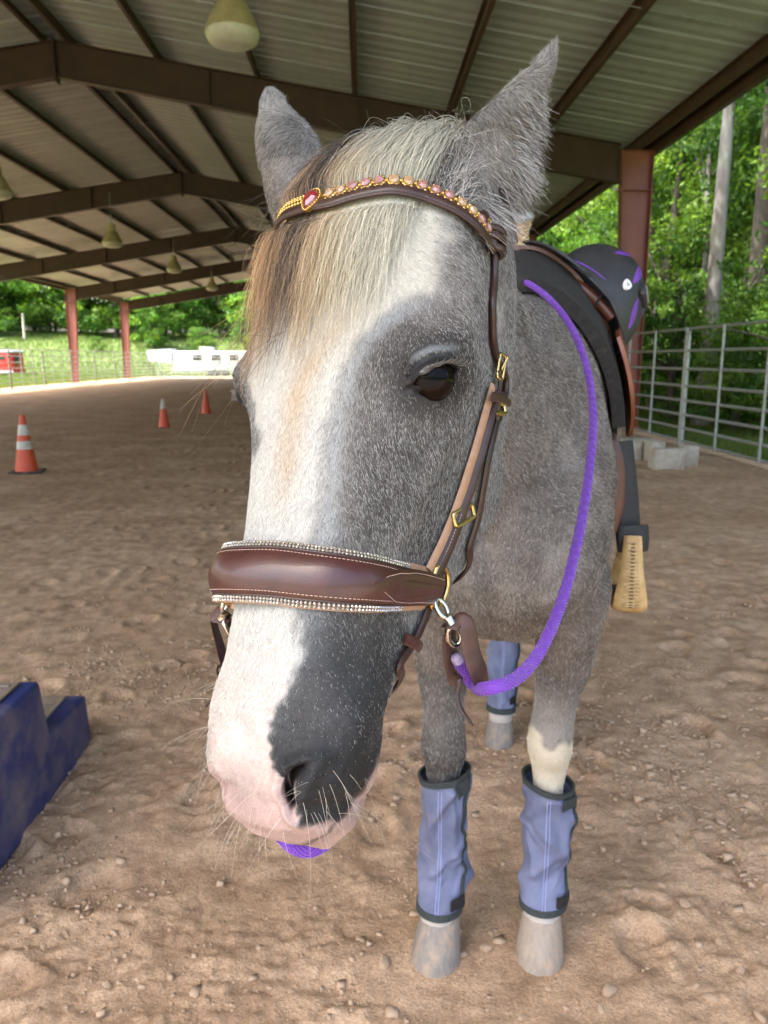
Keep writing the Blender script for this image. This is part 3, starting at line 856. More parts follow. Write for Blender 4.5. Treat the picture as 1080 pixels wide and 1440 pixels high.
# stones in the sand, pale clods; gravel that nobody could count
def rock_mesh(k):
    bm = bmesh.new(); bmesh.ops.create_icosphere(bm, subdivisions=2, radius=1)
    P = np.array([v.co[:] for v in bm.verts]); sc_ = np.array([1, RNG.uniform(.6, .9), RNG.uniform(.4, .62)])
    d = 1 + .30 * vnoise(P * 1.1 + k * 9.1, 60) + .18 * vnoise(P * 2.6 + k * 5, 61)
    P = np.sign(P) * np.abs(P) ** .8 * d[:, None] * sc_
    for v, q in zip(bm.verts, P): v.co = q
    me = bpy.data.meshes.new('stone'); bm.to_mesh(me); bm.free(); me.shade_smooth(); me.set_sharp_from_angle(angle=math.radians(28)); me.materials.append(M['stone']); return me
M['stone'] = mat('dusty_stone', (.50, .36, .24), .9, col2=(.40, .28, .185), nscale=22, bscale=90, bstr=.5, bdist=.003)
rocks = [rock_mesh(k) for k in range(7)]
spots = [(540, 1357, .020), (682, 1335, .015), (596, 1352, .017), (650, 1345, .010), (962, 1278, .018), (868, 1214, .008), (938, 1320, .011), (830, 1326, .007), (1000, 1408, .016), (976, 1392, .010), (857, 1398, .019), (770, 1392, .007), (690, 1312, .008), (1040, 1372, .012),
         (930, 1250, .012), (1000, 1250, .009), (905, 1188, .010), (1050, 1245, .013), (300, 1372, .010), (150, 1385, .012), (410, 1395, .009), (240, 1300, .008), (845, 1420, .012), (1068, 1436, .012), (62, 1340, .010), (480, 1415, .012), (895, 1258, .011), (1010, 1330, .010), (735, 1432, .010), (375, 1290, .008)]
for i, (px, py, s) in enumerate(spots):
    g = G(px, py, .0); z = ground_z(g[0], g[1])
    o = link(bpy.data.objects.new('stone', rocks[i % 7])); o.location = (g[0], g[1], z + s * .12); o.scale = (s, s, s); o.rotation_euler = (RNG.uniform(-.3, .3), RNG.uniform(-.3, .3), RNG.uniform(0, 6.28))
    lab = {0: 'flat pale stone just left of the grey front hoof', 1: 'angular pale stone lying between the two front hooves', 2: 'reddish clod at the toe of the grey front hoof', 4: 'rounded pale stone standing alone right of the white hoof', 10: 'long flat stone in front of the white hoof'}.get(i, 'small dusty stone lying in the loose sand near the hooves')
    tag(o, lab, 'stone', 'stones in the sand')
bm = bmesh.new(); bmesh.ops.create_icosphere(bm, subdivisions=1, radius=1); bmesh.ops.dissolve_limit(bm, angle_limit=.01, verts=bm.verts[:], edges=bm.edges[:]) if False else None; bm.clear(); bmesh.ops.create_icosphere(bm, subdivisions=1, radius=1) if False else bmesh.ops.create_cube(bm, size=1.5); bmesh.ops.triangulate(bm, faces=bm.faces[:]); iv = np.array([v.co[:] for v in bm.verts]); bm.verts.index_update(); fi = np.array([[v.index for v in f.verts] for f in bm.faces]); bm.free()
ng = 70000
gxp = RNG.uniform(-1.7, 2.3, ng); gyp = .75 + 3.6 * RNG.random(ng) ** 1.7
clus = fbm(np.column_stack([gxp * 1.6, gyp * 1.6, 0 * gxp]), 3, 77)
kp = RNG.random(ng) < sstep(-.35, .35, clus) + .08
gxp, gyp = gxp[kp], gyp[kp]; ng = len(gxp)
gz = np.array([ground_z(a, b) for a, b in zip(gxp, gyp)])
cen = np.column_stack([gxp, gyp, gz]); 
rad = np.exp(RNG.normal(-5.95, .60, ng)).clip(.001, .013)
sh = iv[None] * (1 + .28 * RNG.normal(0, 1, (ng, len(iv), 1))).clip(.5, 1.6) * np.stack([RNG.uniform(.7, 1.3, ng), RNG.uniform(.7, 1.3, ng), RNG.uniform(.5, .9, ng)], 1)[:, None]
Vv = (cen[:, None] @ Rz(AYAW).T if False else cen[:, None]) + sh * rad[:, None, None]
Ff = (fi[None] + (np.arange(ng) * len(iv))[:, None, None]).reshape(-1, 3)
gr_ = np_mesh('gravel', Vv.reshape(-1, 3), Ff, [M['stone']]); tag(gr_, 'crumbs and grit strewn over the sand', kind='stuff')
# ================================================================== HORSE SHAPE
# --- head frame (cam axes x, up, depth -> world)
hA = np.array([-.150, -.955, -.27]); hA /= np.linalg.norm(hA)
_n0 = np.array([-.36, .36, -.93]); _n0 -= hA * (_n0 @ hA); hN = _n0 / np.linalg.norm(_n0)
hL = -np.cross(hN, hA)
_q = math.radians(8.5); hN, hL = hN * math.cos(_q) - hL * math.sin(_q), hL * math.cos(_q) + hN * math.sin(_q)
HSC = np.array([1.0, 1.06, 1.06])
HW = C2W @ np.stack([hA, hN, hL], 1)                     # columns: down the face, out of the face, horse's left
HO = W(513, 188, .69)
def H(s, n, l): return HO + HW @ (np.array([s, n, l]) * HSC)
def toH(P): return (np.asarray(P) - HO) @ HW / HSC

HS = [-.05, -.01, .05, .11, .165, .215, .27, .33, .39, .45, .498, .541, .575, .597]
HP = [  # (n,l): front mid, front corner, upper side, cheek, lower side, bottom mid
 [(-.075, 0), (-.080, .030), (-.100, .056), (-.14, .062), (-.19, .045), (-.205, 0)],
 [(-.026, 0), (-.032, .042), (-.062, .072), (-.13, .076), (-.20, .055), (-.222, 0)],
 [( .002, 0), (-.006, .052), (-.042, .085), (-.12, .088), (-.215, .060), (-.240, 0)],
 [( .014, 0), ( .006, .060), (-.028, .097), (-.11, .090), (-.225, .062), (-.255, 0)],
 [( .012, 0), ( .004, .066), (-.034, .107), (-.10, .092), (-.225, .064), (-.262, 0)],
 [( .007, 0), (-.001, .065), (-.042, .104), (-.10, .091), (-.220, .064), (-.258, 0)],
 [( .002, 0), (-.005, .056), (-.042, .084), (-.095, .084), (-.225, .066), (-.268, 0)],
 [( .000, 0), (-.006, .047), (-.037, .068), (-.080, .070), (-.198, .056), (-.245, 0)],
 [( .000, 0), (-.005, .041), (-.032, .058), (-.065, .058), (-.155, .050), (-.192, 0)],
 [( .000, 0), (-.006, .039), (-.030, .055), (-.060, .056), (-.118, .045), (-.148, 0)],
 [(-.002, 0), (-.008, .042), (-.030, .064), (-.060, .061), (-.098, .043), (-.120, 0)],
 [(-.010, 0), (-.014, .038), (-.035, .058), (-.065, .056), (-.098, .041), (-.116, 0)],
 [(-.024, 0), (-.028, .029), (-.046, .043), (-.070, .043), (-.096, .032), (-.108, 0)],
 [(-.045, 0), (-.047, .017), (-.057, .026), (-.072, .028), (-.090, .021), (-.098, 0)]]
def head_loft():
    K = np.array(HP)
    full = np.concatenate([K, K[:, 4:0:-1] * [1, -1]], 1)            # closed ring of 10 controls
    ns, nr = 90, 72
    sfine = catmull(np.array(HS)[:, None], ns)[:, 0]
    ringc = catmull(full, ns)                                        # along the head
    out = []
    for i in range(ns):
        c = ringc[i]
        c2 = np.concatenate([c[-2:], c, c[:3]])
        k = len(c)
        t = np.linspace(0, k, nr, endpoint=False)
        j = np.floor(t).astype(int); f = (t - j)[:, None]
        a, b, cc, d = c2[j + 1], c2[j + 2], c2[j + 3], c2[j + 4]
        r = .5 * (2 * b + (cc - a) * f + (2 * a - 5 * b + 4 * cc - d) * f ** 2 + (-a + 3 * b - 3 * cc + d) * f ** 3)
        out.append(HO + (HSC * np.column_stack([np.full(nr, sfine[i]), r])) @ HW.T)
    return np.array(out)

# --- body frame
BYAW = math.radians(14.8)
BO = np.array([.236, 1.485, 0.0])
bB = np.array([math.sin(BYAW), math.cos(BYAW), 0]); bR = np.array([math.cos(BYAW), -math.sin(BYAW), 0])
def B(t, r, z): return BO + bB * t + bR * r + np.array([0, 0, z])
TR = np.array([  # t, centre z, half height, half width
 (-.205, 1.03, .07, .08), (-.18, 1.035, .14, .15), (-.12, 1.05, .215, .188), (-.03, 1.08, .285, .212), (.08, 1.13, .345, .195), (.22, 1.165, .38, .192),
 (.4, 1.135, .35, .186), (.6, 1.11, .325, .21), (.8, 1.13, .30, .235), (1.0, 1.17, .275, .255), (1.15, 1.185, .255, .25), (1.28, 1.17, .21, .21), (1.37, 1.14, .14, .14), (1.40, 1.13, .07, .07)])
def trunk(t, phi, off=0.0):
    """phi 0 = spine, +pi/2 = horse's left flank"""
    q = interp_cols(np.atleast_1d(t), TR[:, 0], TR)[0]
    c, s = math.cos(phi), math.sin(phi)
    hh, hw = q[2] + off, q[3] + off
    w = hw * math.copysign(abs(s) ** .92, s)
    if c > 0 and .0 < t < .5: w *= 1 - .30 * c ** 3 * (1 - abs(t - .2) / .35 if abs(t - .2) < .35 else 0)
    return B(t, w, q[1] + hh * math.copysign(abs(c) ** .9, c))
def ell_rings(C, Uv, Vv, n=36):
    a = np.arange(n) * 2 * PI / n
    return np.array([c + np.cos(a)[:, None] * u + np.sin(a)[:, None] * v for c, u, v in zip(C, Uv, Vv)])
src = MB()
src.loft(head_loft())
ts = np.linspace(-.205, 1.40, 60)
src.loft(np.array([[trunk(t, p) for p in np.linspace(0, 2 * PI, 40, endpoint=False)] for t in ts]))
# neck
NC = np.array([H(.03, -.13, 0), H(-.02, -.17, 0) + np.array([.0, .06, -.01]), [.085, 1.17, 1.415], [.150, 1.34, 1.31], B(-.01, 0, 1.20), B(.16, 0, 1.14)])
NH = np.array([.085, .105, .150, .205, .265, .30]); NW = np.array([.060, .070, .085, .115, .165, .19])
nC = catmull(NC, 40); nH = catmull(NH[:, None], 40)[:, 0]; nW = catmull(NW[:, None], 40)[:, 0]
nT = np.gradient(nC, axis=0); nT /= np.linalg.norm(nT, axis=1)[:, None]
nS = np.cross(nT, [0, 0, 1.0]); nS /= np.linalg.norm(nS, axis=1)[:, None]
nU = np.cross(nS, nT)
src.loft(ell_rings(nC, nU * nH[:, None], nS * nW[:, None]))
# legs
def leg(pts, side):
    P = np.array(pts)
    C = np.array([B(t, side * r, z) for t, r, z, _, _ in pts])
    C = catmull(C, 60); wh = catmull(P[:, 3:5], 60) * np.array([1.12, 1.06])
    src.loft(ell_rings(C, np.outer(wh[:, 0], bR), np.outer(wh[:, 1], bB), 28))
FL = [(.06, .12, 1.0, .055, .10), (.055, .135, .90, .070, .10), (.05, .133, .80, .060, .078), (.045, .13, .70, .051, .060), (.04, .128, .60, .041, .046), (.036, .126, .53, .043, .046),
      (.036, .126, .49, .044, .046), (.042, .126, .44, .034, .037), (.044, .126, .36, .027, .031), (.044, .126, .24, .026, .031), (.04, .126, .185, .033, .037), (.022, .126, .14, .029, .032), (.008, .126, .10, .037, .04), (.008, .126, .07, .034, .036)]
FR = [(a + .040 * float(sstep(.9, .5, c)), b, c, d, e) for a, b, c, d, e in FL]
FL = [(a + .110 * float(sstep(.95, .45, c)), b - .022 * float(sstep(.8, .5, c)), c, d, e) for a, b, c, d, e in FL]
HL = [(1.14, .135, 1.05, .085, .17), (1.13, .135, .92, .085, .15), (1.13, .125, .80, .065, .11), (1.18, .115, .68, .046, .068), (1.235, .108, .58, .038, .056), (1.24, .105, .52, .036, .050), (1.21, .102, .44, .028, .036),
      (1.18, .10, .30, .026, .031), (1.15, .10, .20, .032, .037), (1.125, .10, .15, .029, .032), (1.10, .10, .10, .037, .04), (1.10, .10, .07, .034, .036)]
leg(FL, 1); leg(FR, -1); leg(HL, 1); leg(HL, -1)
# ears: crescent-section lofts along pixel-measured centre lines at head depth
def ear(pts, back):
    """pts: (point, half width vector, thickness); concave face looks away along -back"""
    C = catmull(np.array([p for p, _, _ in pts]), 40)
    Wd = catmull(np.array([w for _, w, _ in pts]), 40)
    Th = catmull(np.array([[t] for _, _, t in pts]), 40)[:, 0]
    R = []
    for c, w, th in zip(C, Wd, Th):
        h = np.linalg.norm(w); a = w / (h + 1e-9)
        b = back - a * (back @ a); b /= np.linalg.norm(b)
        x = np.linspace(-1, 1, 15)
        o = [c + a * h * q + b * (h * .75 * (1 - q * q) ** .9) for q in x]
        i = [c + a * h * q * .9 + b * (h * .75 * (1 - q * q) ** .9 - th * (1 - .6 * q * q)) for q in x[::-1]]
        R.append(o + i)
    src.loft(np.array(R))
def cw(px, py, d): return W(px, py, d)
dL = .715
def earpts(rows):
    out = []
    for (x0, y0), (x1, y1), d0, d1, th in rows:
        a, b = W(x0, y0, d0), W(x1, y1, d1)
        out.append(((a + b) / 2, (b - a) / 2, th))
    return out
toCam = C2W @ np.array([.05, .1, -1.0])
ear(earpts([((620, 340), (686, 368), .78, .80, .03), ((598, 292), (706, 324), .735, .79, .026), ((600, 245), (742, 285), .725, .79, .021), ((614, 205), (742, 238), .71, .775, .017), ((655, 170), (756, 185), .695, .75, .014),
            ((706, 125), (768, 135), .69, .725, .013), ((748, 86), (779, 92), .69, .705, .011), ((777, 60), (782, 61), .69, .692, .008)]), toCam)
ear(earpts([((408, 350), (484, 360), .83, .82, .03), ((380, 300), (474, 310), .86, .80, .026), ((374, 255), (459, 250), .86, .79, .021), ((370, 220), (450, 212), .86, .79, .017), ((373, 185), (436, 182), .86, .80, .014),
            ((378, 158), (416, 160), .86, .81, .012), ((384, 142), (396, 145), .86, .84, .010), ((388, 137), (388, 138), .86, .855, .008)]), toCam)

def remesh(mb, vox):
    me = bpy.data.meshes.new('tmp')
    me.from_pydata(mb.v, [], mb.f)
    bm = bmesh.new(); bm.from_mesh(me)
    bmesh.ops.recalc_face_normals(bm, faces=bm.faces[:]); bm.to_mesh(me); bm.free()
    o = bpy.data.objects.new('tmp', me); COL.objects.link(o)
    md = o.modifiers.new('r', 'REMESH'); md.mode = 'VOXEL'; md.voxel_size = vox; md.adaptivity = 0
    dg = bpy.context.evaluated_depsgraph_get()
    r = bpy.data.meshes.new_from_object(o.evaluated_get(dg))
    bpy.data.objects.remove(o); bpy.data.meshes.remove(me)
    return r
hm = remesh(src, .0055)
def get_co(me):
    a = np.empty(len(me.vertices) * 3, np.float32); me.vertices.foreach_get('co', a)
    return a.reshape(-1, 3).astype(float)
def get_no(me):
    a = np.empty(len(me.vertices) * 3, np.float32); me.vertices.foreach_get('normal', a)
    return a.reshape(-1, 3).astype(float)
def edges(me):
    a = np.empty(len(me.edges) * 2, np.int32); me.edges.foreach_get('vertices', a)
    return a.reshape(-1, 2)
def laplace(V, E, it, wgt):
    deg = np.bincount(E.ravel(), minlength=len(V))[:, None]
    for k in range(it):
        S = np.zeros_like(V)
        for c in range(3):
            S[:, c] = np.bincount(E[:, 0], V[E[:, 1], c], len(V)) + np.bincount(E[:, 1], V[E[:, 0], c], len(V))
        sgn = .55 if k % 2 == 0 else -.50
        V = V + wgt[:, None] * sgn * (S / deg - V)
    return V
V = get_co(hm); E = edges(hm)
h = toH(V)
inhead = (h[:, 0] > -.03) & (h[:, 1] > -.30) & (np.abs(h[:, 2]) < .2) & (V[:, 1] < 1.0)
V = laplace(V, E, 8, np.where(inhead, 1.0, 1.0))
# strong smoothing where neck, legs and trunk meet
seam = np.zeros(len(V))
for c, r in [(B(-.02, 0, 1.2), .42), (B(.05, .13, .86), .16), (B(.05, -.13, .86), .16), (B(1.13, .13, .85), .2), (B(1.13, -.13, .85), .2)]:
    seam = np.maximum(seam, 1 - sstep(r * .6, r, np.linalg.norm(V - c, axis=1)))
seam = np.maximum(seam, (1 - sstep(.05, .11, np.linalg.norm(V - H(.0, -.19, 0), axis=1))) * .8)
deg = np.bincount(E.ravel(), minlength=len(V))[:, None]
for k in range(40):
    S = np.stack([np.bincount(E[:, 0], V[E[:, 1], c], len(V)) + np.bincount(E[:, 1], V[E[:, 0], c], len(V)) for c in range(3)], 1)
    V = V + (seam * .5)[:, None] * (S / deg - V)
hm.vertices.foreach_set('co', V.astype(np.float32).ravel()); hm.update()
# refine the head and again the eyes and nostrils
def refine(me, sel_fn, cuts=1):
    bm = bmesh.new(); bm.from_mesh(me)
    es = [e for e in bm.edges if sel_fn[e.verts[0].index] and sel_fn[e.verts[1].index]]
    bmesh.ops.subdivide_edges(bm, edges=es, cuts=cuts, use_grid_fill=True, smooth=.0)
    bm.to_mesh(me); bm.free(); me.update()
h = toH(V)
refine(hm, (h[:, 0] > -.22) & (h[:, 1] > -.30) & (np.abs(h[:, 2]) < .16) & (V[:, 1] < .98))
V = get_co(hm); E = edges(hm)
h = toH(V)
hw = ((h[:, 0] > -.25) & (V[:, 1] < 1.0)).astype(float)
V = laplace(V, E, 6, hw)
hm.vertices.foreach_set('co', V.astype(np.float32).ravel()); hm.update()
bvh = BVHTree.FromPolygons([tuple(p) for p in V], [tuple(p.vertices) for p in hm.polygons])
def hit(px, py):
    r = ray(px, py); r /= np.linalg.norm(r)
    a, n, i, d = bvh.ray_cast(Vector(CPOS), Vector(r))
    if a is None: return None, None
    n = np.array(n)
    if n @ r > 0: n = -n
    return np.array(a), n
# ------------------------------------------------------------------ features carved into the head
def smooth_frame(P):
    """averaged outward normal near P"""
    d = np.linalg.norm(V - P, axis=1)
    n = NRM[d < .022].mean(0)
    return n / np.linalg.norm(n)
NRM = get_no(hm)
EYE_H, _ = hit(607, 531)
ea, _ = hit(572, 551); eb, _ = hit(641, 529)
en = smooth_frame(EYE_H)
en = en + bR * 0
eu = eb - ea; eu -= en * (eu @ en); eu /= np.linalg.norm(eu)
ev = np.cross(en, eu); ev = ev if ev[2] > 0 else -ev
MIR = HW @ np.diag([1, 1, -1.0]) @ HW.T                     # mirror across the head's own plane
def mir(P): return (np.asarray(P) - HO) @ MIR.T + HO
def mirv(d): return np.asarray(d) @ MIR.T
EH = .0195                                                   # half length of the eye opening
eyes = [(EYE_H, en, eu, ev)]
mp = mir(EYE_H) - HW[:, 1] * .030 - HW[:, 0] * .016
loc, nn, ii, dd = bvh.find_nearest(Vector(mp))
eyes.append((np.array(loc), mirv(en), mirv(eu), mirv(ev)))
def refine_near(centres, r):
    global V, E, NRM
    s = np.zeros(len(V), bool)
    for c in centres: s |= np.linalg.norm(V - c, axis=1) < r
    refine(hm, s)
    V = get_co(hm); E = edges(hm); NRM = get_no(hm)
n1, _ = hit(428, 1078); n2, _ = hit(414, 1130); n3, _ = hit(400, 1090)
noses = [(n1, n2), (mir(n1) - HW[:, 1] * .022 + HW[:, 0] * .004, mir(n2) - HW[:, 1] * .020)]
refine_near([e[0] for e in eyes] + [(a + b) / 2 for a, b in noses], .055)
refine_near([eyes[0][0], (n1 + n2) / 2], .036)
disp = np.zeros_like(V)
h = toH(V)
headw = (h[:, 0] > -.1) & (V[:, 1] < 1.0)
def gauss(x, s): return np.exp(-(x / s) ** 2)
for k, (c, n, u, v) in enumerate(eyes):
    q = V - c
    x, y, z = q @ u, q @ v, q @ n
    r = np.sqrt(x * x + y * y + z * z)
    near = r < .08
    # orbit stands out, brow above and behind
    bul = gauss(np.hypot(x / 1.3, (y - .010)), .030) * .011
    brow = gauss(np.hypot((x - .004) / 1.7, (y - .027) / .8), .020) * .007
    e = np.clip(1 - (x / EH) ** 2, 0, 1)
    up = .0068 * e ** .62 + .0016 * x / EH
    dn = -.0060 * e ** .8 + .0004
    inside = np.minimum(up - y, y - dn)
    inside = np.where(np.abs(x) < EH, inside, -np.hypot(np.abs(x) - EH, y))
    carve = sstep(-.0006, .0030, inside) * .017
    rim = gauss(inside + .0022, .0022) * .0027 * (np.abs(z) < .03)
    upr = np.where(y > 0, 1.0, .5)
    cre1 = -gauss(y - (.0098 * e ** .5 + .0065), .0016) * .0018 * (np.abs(x) < EH * 1.15) * (y > 0)
    cre2 = -gauss(y - (.0098 * e ** .5 + .0135), .0022) * .0015 * (np.abs(x) < EH * 1.2) * (y > 0)
    cre3 = -gauss(y - (dn - .0065), .0016) * .0016 * (np.abs(x) < EH) * (y < 0)
    tear = -gauss(np.hypot(x + EH + .003, (y + .003) * 1.4), .004) * .003
    d = bul + brow + rim * upr + cre1 + cre2 + cre3 + tear - carve * (near & (np.abs(z) < .03))
    disp += n * (d * near * (1 - sstep(.06, .08, r)))[:, None]
    # hollow above the eye towards the ear
    g = V - (c + v * .062 + u * .012)
    disp -= n * (gauss(np.linalg.norm(g, axis=1), .022) * .006)[:, None]
for a, b in noses:
    ax = b - a; Ln = np.linalg.norm(ax); ax /= Ln
    c = (a + b) / 2
    n = smooth_frame(c)
    sd = np.cross(n, ax)
    sd = sd if sd @ HW[:, 2] * (1 if a is n1 else -1) > 0 else -sd
    q = V - c
    x, y, z = q @ ax, q @ sd, q @ n
    bend = -.006 * (1 - (x / (Ln * .6)) ** 2)
    yy = y - bend * .8
    wid = .0062 * np.sqrt(np.clip(1 - (x / (Ln * .62)) ** 2, 0, 1)) + 1e-5
    ins = np.where(np.abs(x) < Ln * .62, wid * .68 - np.abs(yy), -np.hypot(np.abs(x) - Ln * .62, yy))
    m = (np.linalg.norm(q, axis=1) < .06)
    carve = sstep(-.0025, .005, ins) * .028
    rim = gauss(ins + .0075, .0055) * .0065
    far_k = 1.0 if a is n1 else .12
    d = far_k * (rim - carve + gauss(np.hypot(x / 1.4, y), .03) * .006) * m * (np.abs(z) < .035)
    disp += n * d[:, None] + sd * (-carve * .35 * m * far_k)[:, None]
    # false nostril fold running up from the nostril
    g0 = V - (a - ax * .012 + sd * .004)
# mouth slit, chin groove, facial crest, nasal bone edge, jaw hollow
s_, n_, l_ = h[:, 0], h[:, 1], h[:, 2]
lipn = -.088 - .012 * sstep(.60, .49, s_) * 1.0
lip = -gauss(n_ - lipn, .0035) * sstep(.475, .50, s_) * .006 * headw
lipb = gauss(n_ - lipn - .010, .008) * sstep(.49, .52, s_) * .003 * headw
crest = 0
for sg in (1, -1):
    for t in np.linspace(0, 1, 9):
        cpt = H(.265 + .115 * t, -.062 + .012 * t, 0)
        crest = crest + gauss(np.hypot((s_ - (.262 + .115 * t)), 1.5 * (n_ - (-.060 + .014 * t))), .013) * (np.sign(l_) == sg) * .0035 * (1 - .5 * t)
hollow = -gauss(np.hypot((s_ - .42) * .6, n_ + .062), .020) * (np.abs(l_) > .03) * .004
noseb = -gauss(np.hypot((s_ - .475) * .9, n_ + .028), .017) * (np.abs(l_) > .035) * .004
wing = 0
for a, b in noses:
    pc = a * .6 + b * .4 + (-HW[:, 2] if a is not n1 else HW[:, 2]) * .016
    wing = wing + gauss(np.linalg.norm((V - pc) @ HW * np.array([.8, 1, 1]), axis=1), .017) * (.0055 if a is not n1 else .002)
fold = -gauss(s_ - (.562 + .10 * (n_ + .05)), .0065) * sstep(.010, .024, np.abs(l_)) * .0040 * (n_ > -.085)
roll = gauss(s_ - (.580 + .10 * (n_ + .05)), .008) * .0028 * (n_ > -.088)
disp += NRM * ((lip + lipb + crest + hollow + noseb + wing + fold + roll) * headw)[:, None]
# unevenness of flesh and muscle
muz = headw * sstep(.44, .54, s_)
disp += NRM * (muz * (-.0014 * np.abs(fbm(toH(V) * np.array([120, 45, 45]), 3, 13)) - .0009 * np.abs(fbm(toH(V) * np.array([60, 150, 150]), 2, 15)) - .0004 * np.abs(fbm(V * 190, 2, 14))))[:, None]
bn = fbm(V * 14, 3, 5) * .0018 + fbm(V * 45, 3, 9) * .0006
disp += NRM * (bn * np.where(headw, .8, 2.2))[:, None]
# muscle relief on the chest and shoulder
tt = (V - BO) @ bB; rr = (V - BO) @ bR; zz = V[:, 2]
bodyw = (tt > -.3) & ~headw
chest = -1.2 * gauss(rr / 1.0, .022) * sstep(.78, .86, zz) * sstep(1.12, 1.0, zz) * sstep(.1, -.05, tt) * .012
for sg in (1, -1):
    chest = chest + gauss(np.hypot(rr - sg * .10, zz - .97), .075) * sstep(.05, -.08, tt) * .016
    chest = chest - gauss(np.hypot((rr - sg * .17) * 1.5, (zz - .88) * .8), .05) * sstep(.05, -.05, tt) * .010
    chest = chest - gauss(np.hypot((tt - .03 - .35 * (zz - 1.0)) * 1.6, (zz - 1.08) * .45), .06) * (sg * rr > .12) * .010
    chest = chest + gauss(np.hypot((tt - .14) * 1.1, (zz - 1.02) * .6), .08) * (sg * rr > .12) * .010
disp += NRM * (chest * bodyw)[:, None]
# knees
for sg in (1, -1):
    kq = V - (B(.09 if sg > 0 else .02, sg * .120, .505))
    disp += NRM * (gauss(np.linalg.norm(kq * [1, 1, .7], axis=1), .045) * .006)[:, None]
    disp -= NRM * (gauss(np.linalg.norm((V - B(.09 if sg > 0 else .02, sg * .12, .44)) * [1, 1, 1.5], axis=1), .03) * .004)[:, None]
V = V + disp
hm.vertices.foreach_set('co', V.astype(np.float32).ravel()); hm.update()
hm.shade_smooth()
NRM = get_no(hm)
bvh = BVHTree.FromPolygons([tuple(p) for p in V], [tuple(p.vertices) for p in hm.polygons])

# ------------------------------------------------------------------ coat pattern (the animal's own white, pink, dark, plus painted nostril and lip shade)
def trace(pts):
    out = []
    for p in pts:
        a, n = hit(*p)
        if a is not None: out.append(toH(a))
    return np.array(out)
bl = trace([(640, 300), (645, 335), (628, 372), (622, 408), (590, 420), (556, 445), (522, 482), (495, 540), (484, 600), (480, 660), (470, 720), (463, 770), (452, 830), (440, 880), (428, 925), (412, 960), (392, 995), (384, 1040), (387, 1080), (400, 1092), (422, 1099), (417, 1126), (428, 1150), (444, 1168)])
bl = bl[np.argsort(bl[:, 0])]
lpb = trace([(527, 1078), (517, 1098), (505, 1118), (488, 1143), (470, 1160)])
lpb = lpb[np.argsort(lpb[:, 0])]
br_ = trace([(352, 470), (352, 520), (358, 560), (364, 610), (361, 650)])
br_ = br_[np.argsort(br_[:, 0])]
SKIN = dict(dark=np.array([.038, .034, .031]), roan=np.array([.138, .124, .114]), white=np.array([.50, .485, .445]), pink=np.array([.43, .305, .28]),
            pale=np.array([.50, .46, .41]), slate=np.array([.021, .0225, .025]), tan=np.array([.46, .33, .20]), cream=np.array([.50, .46, .36]), brown=np.array([.15, .105, .08]))
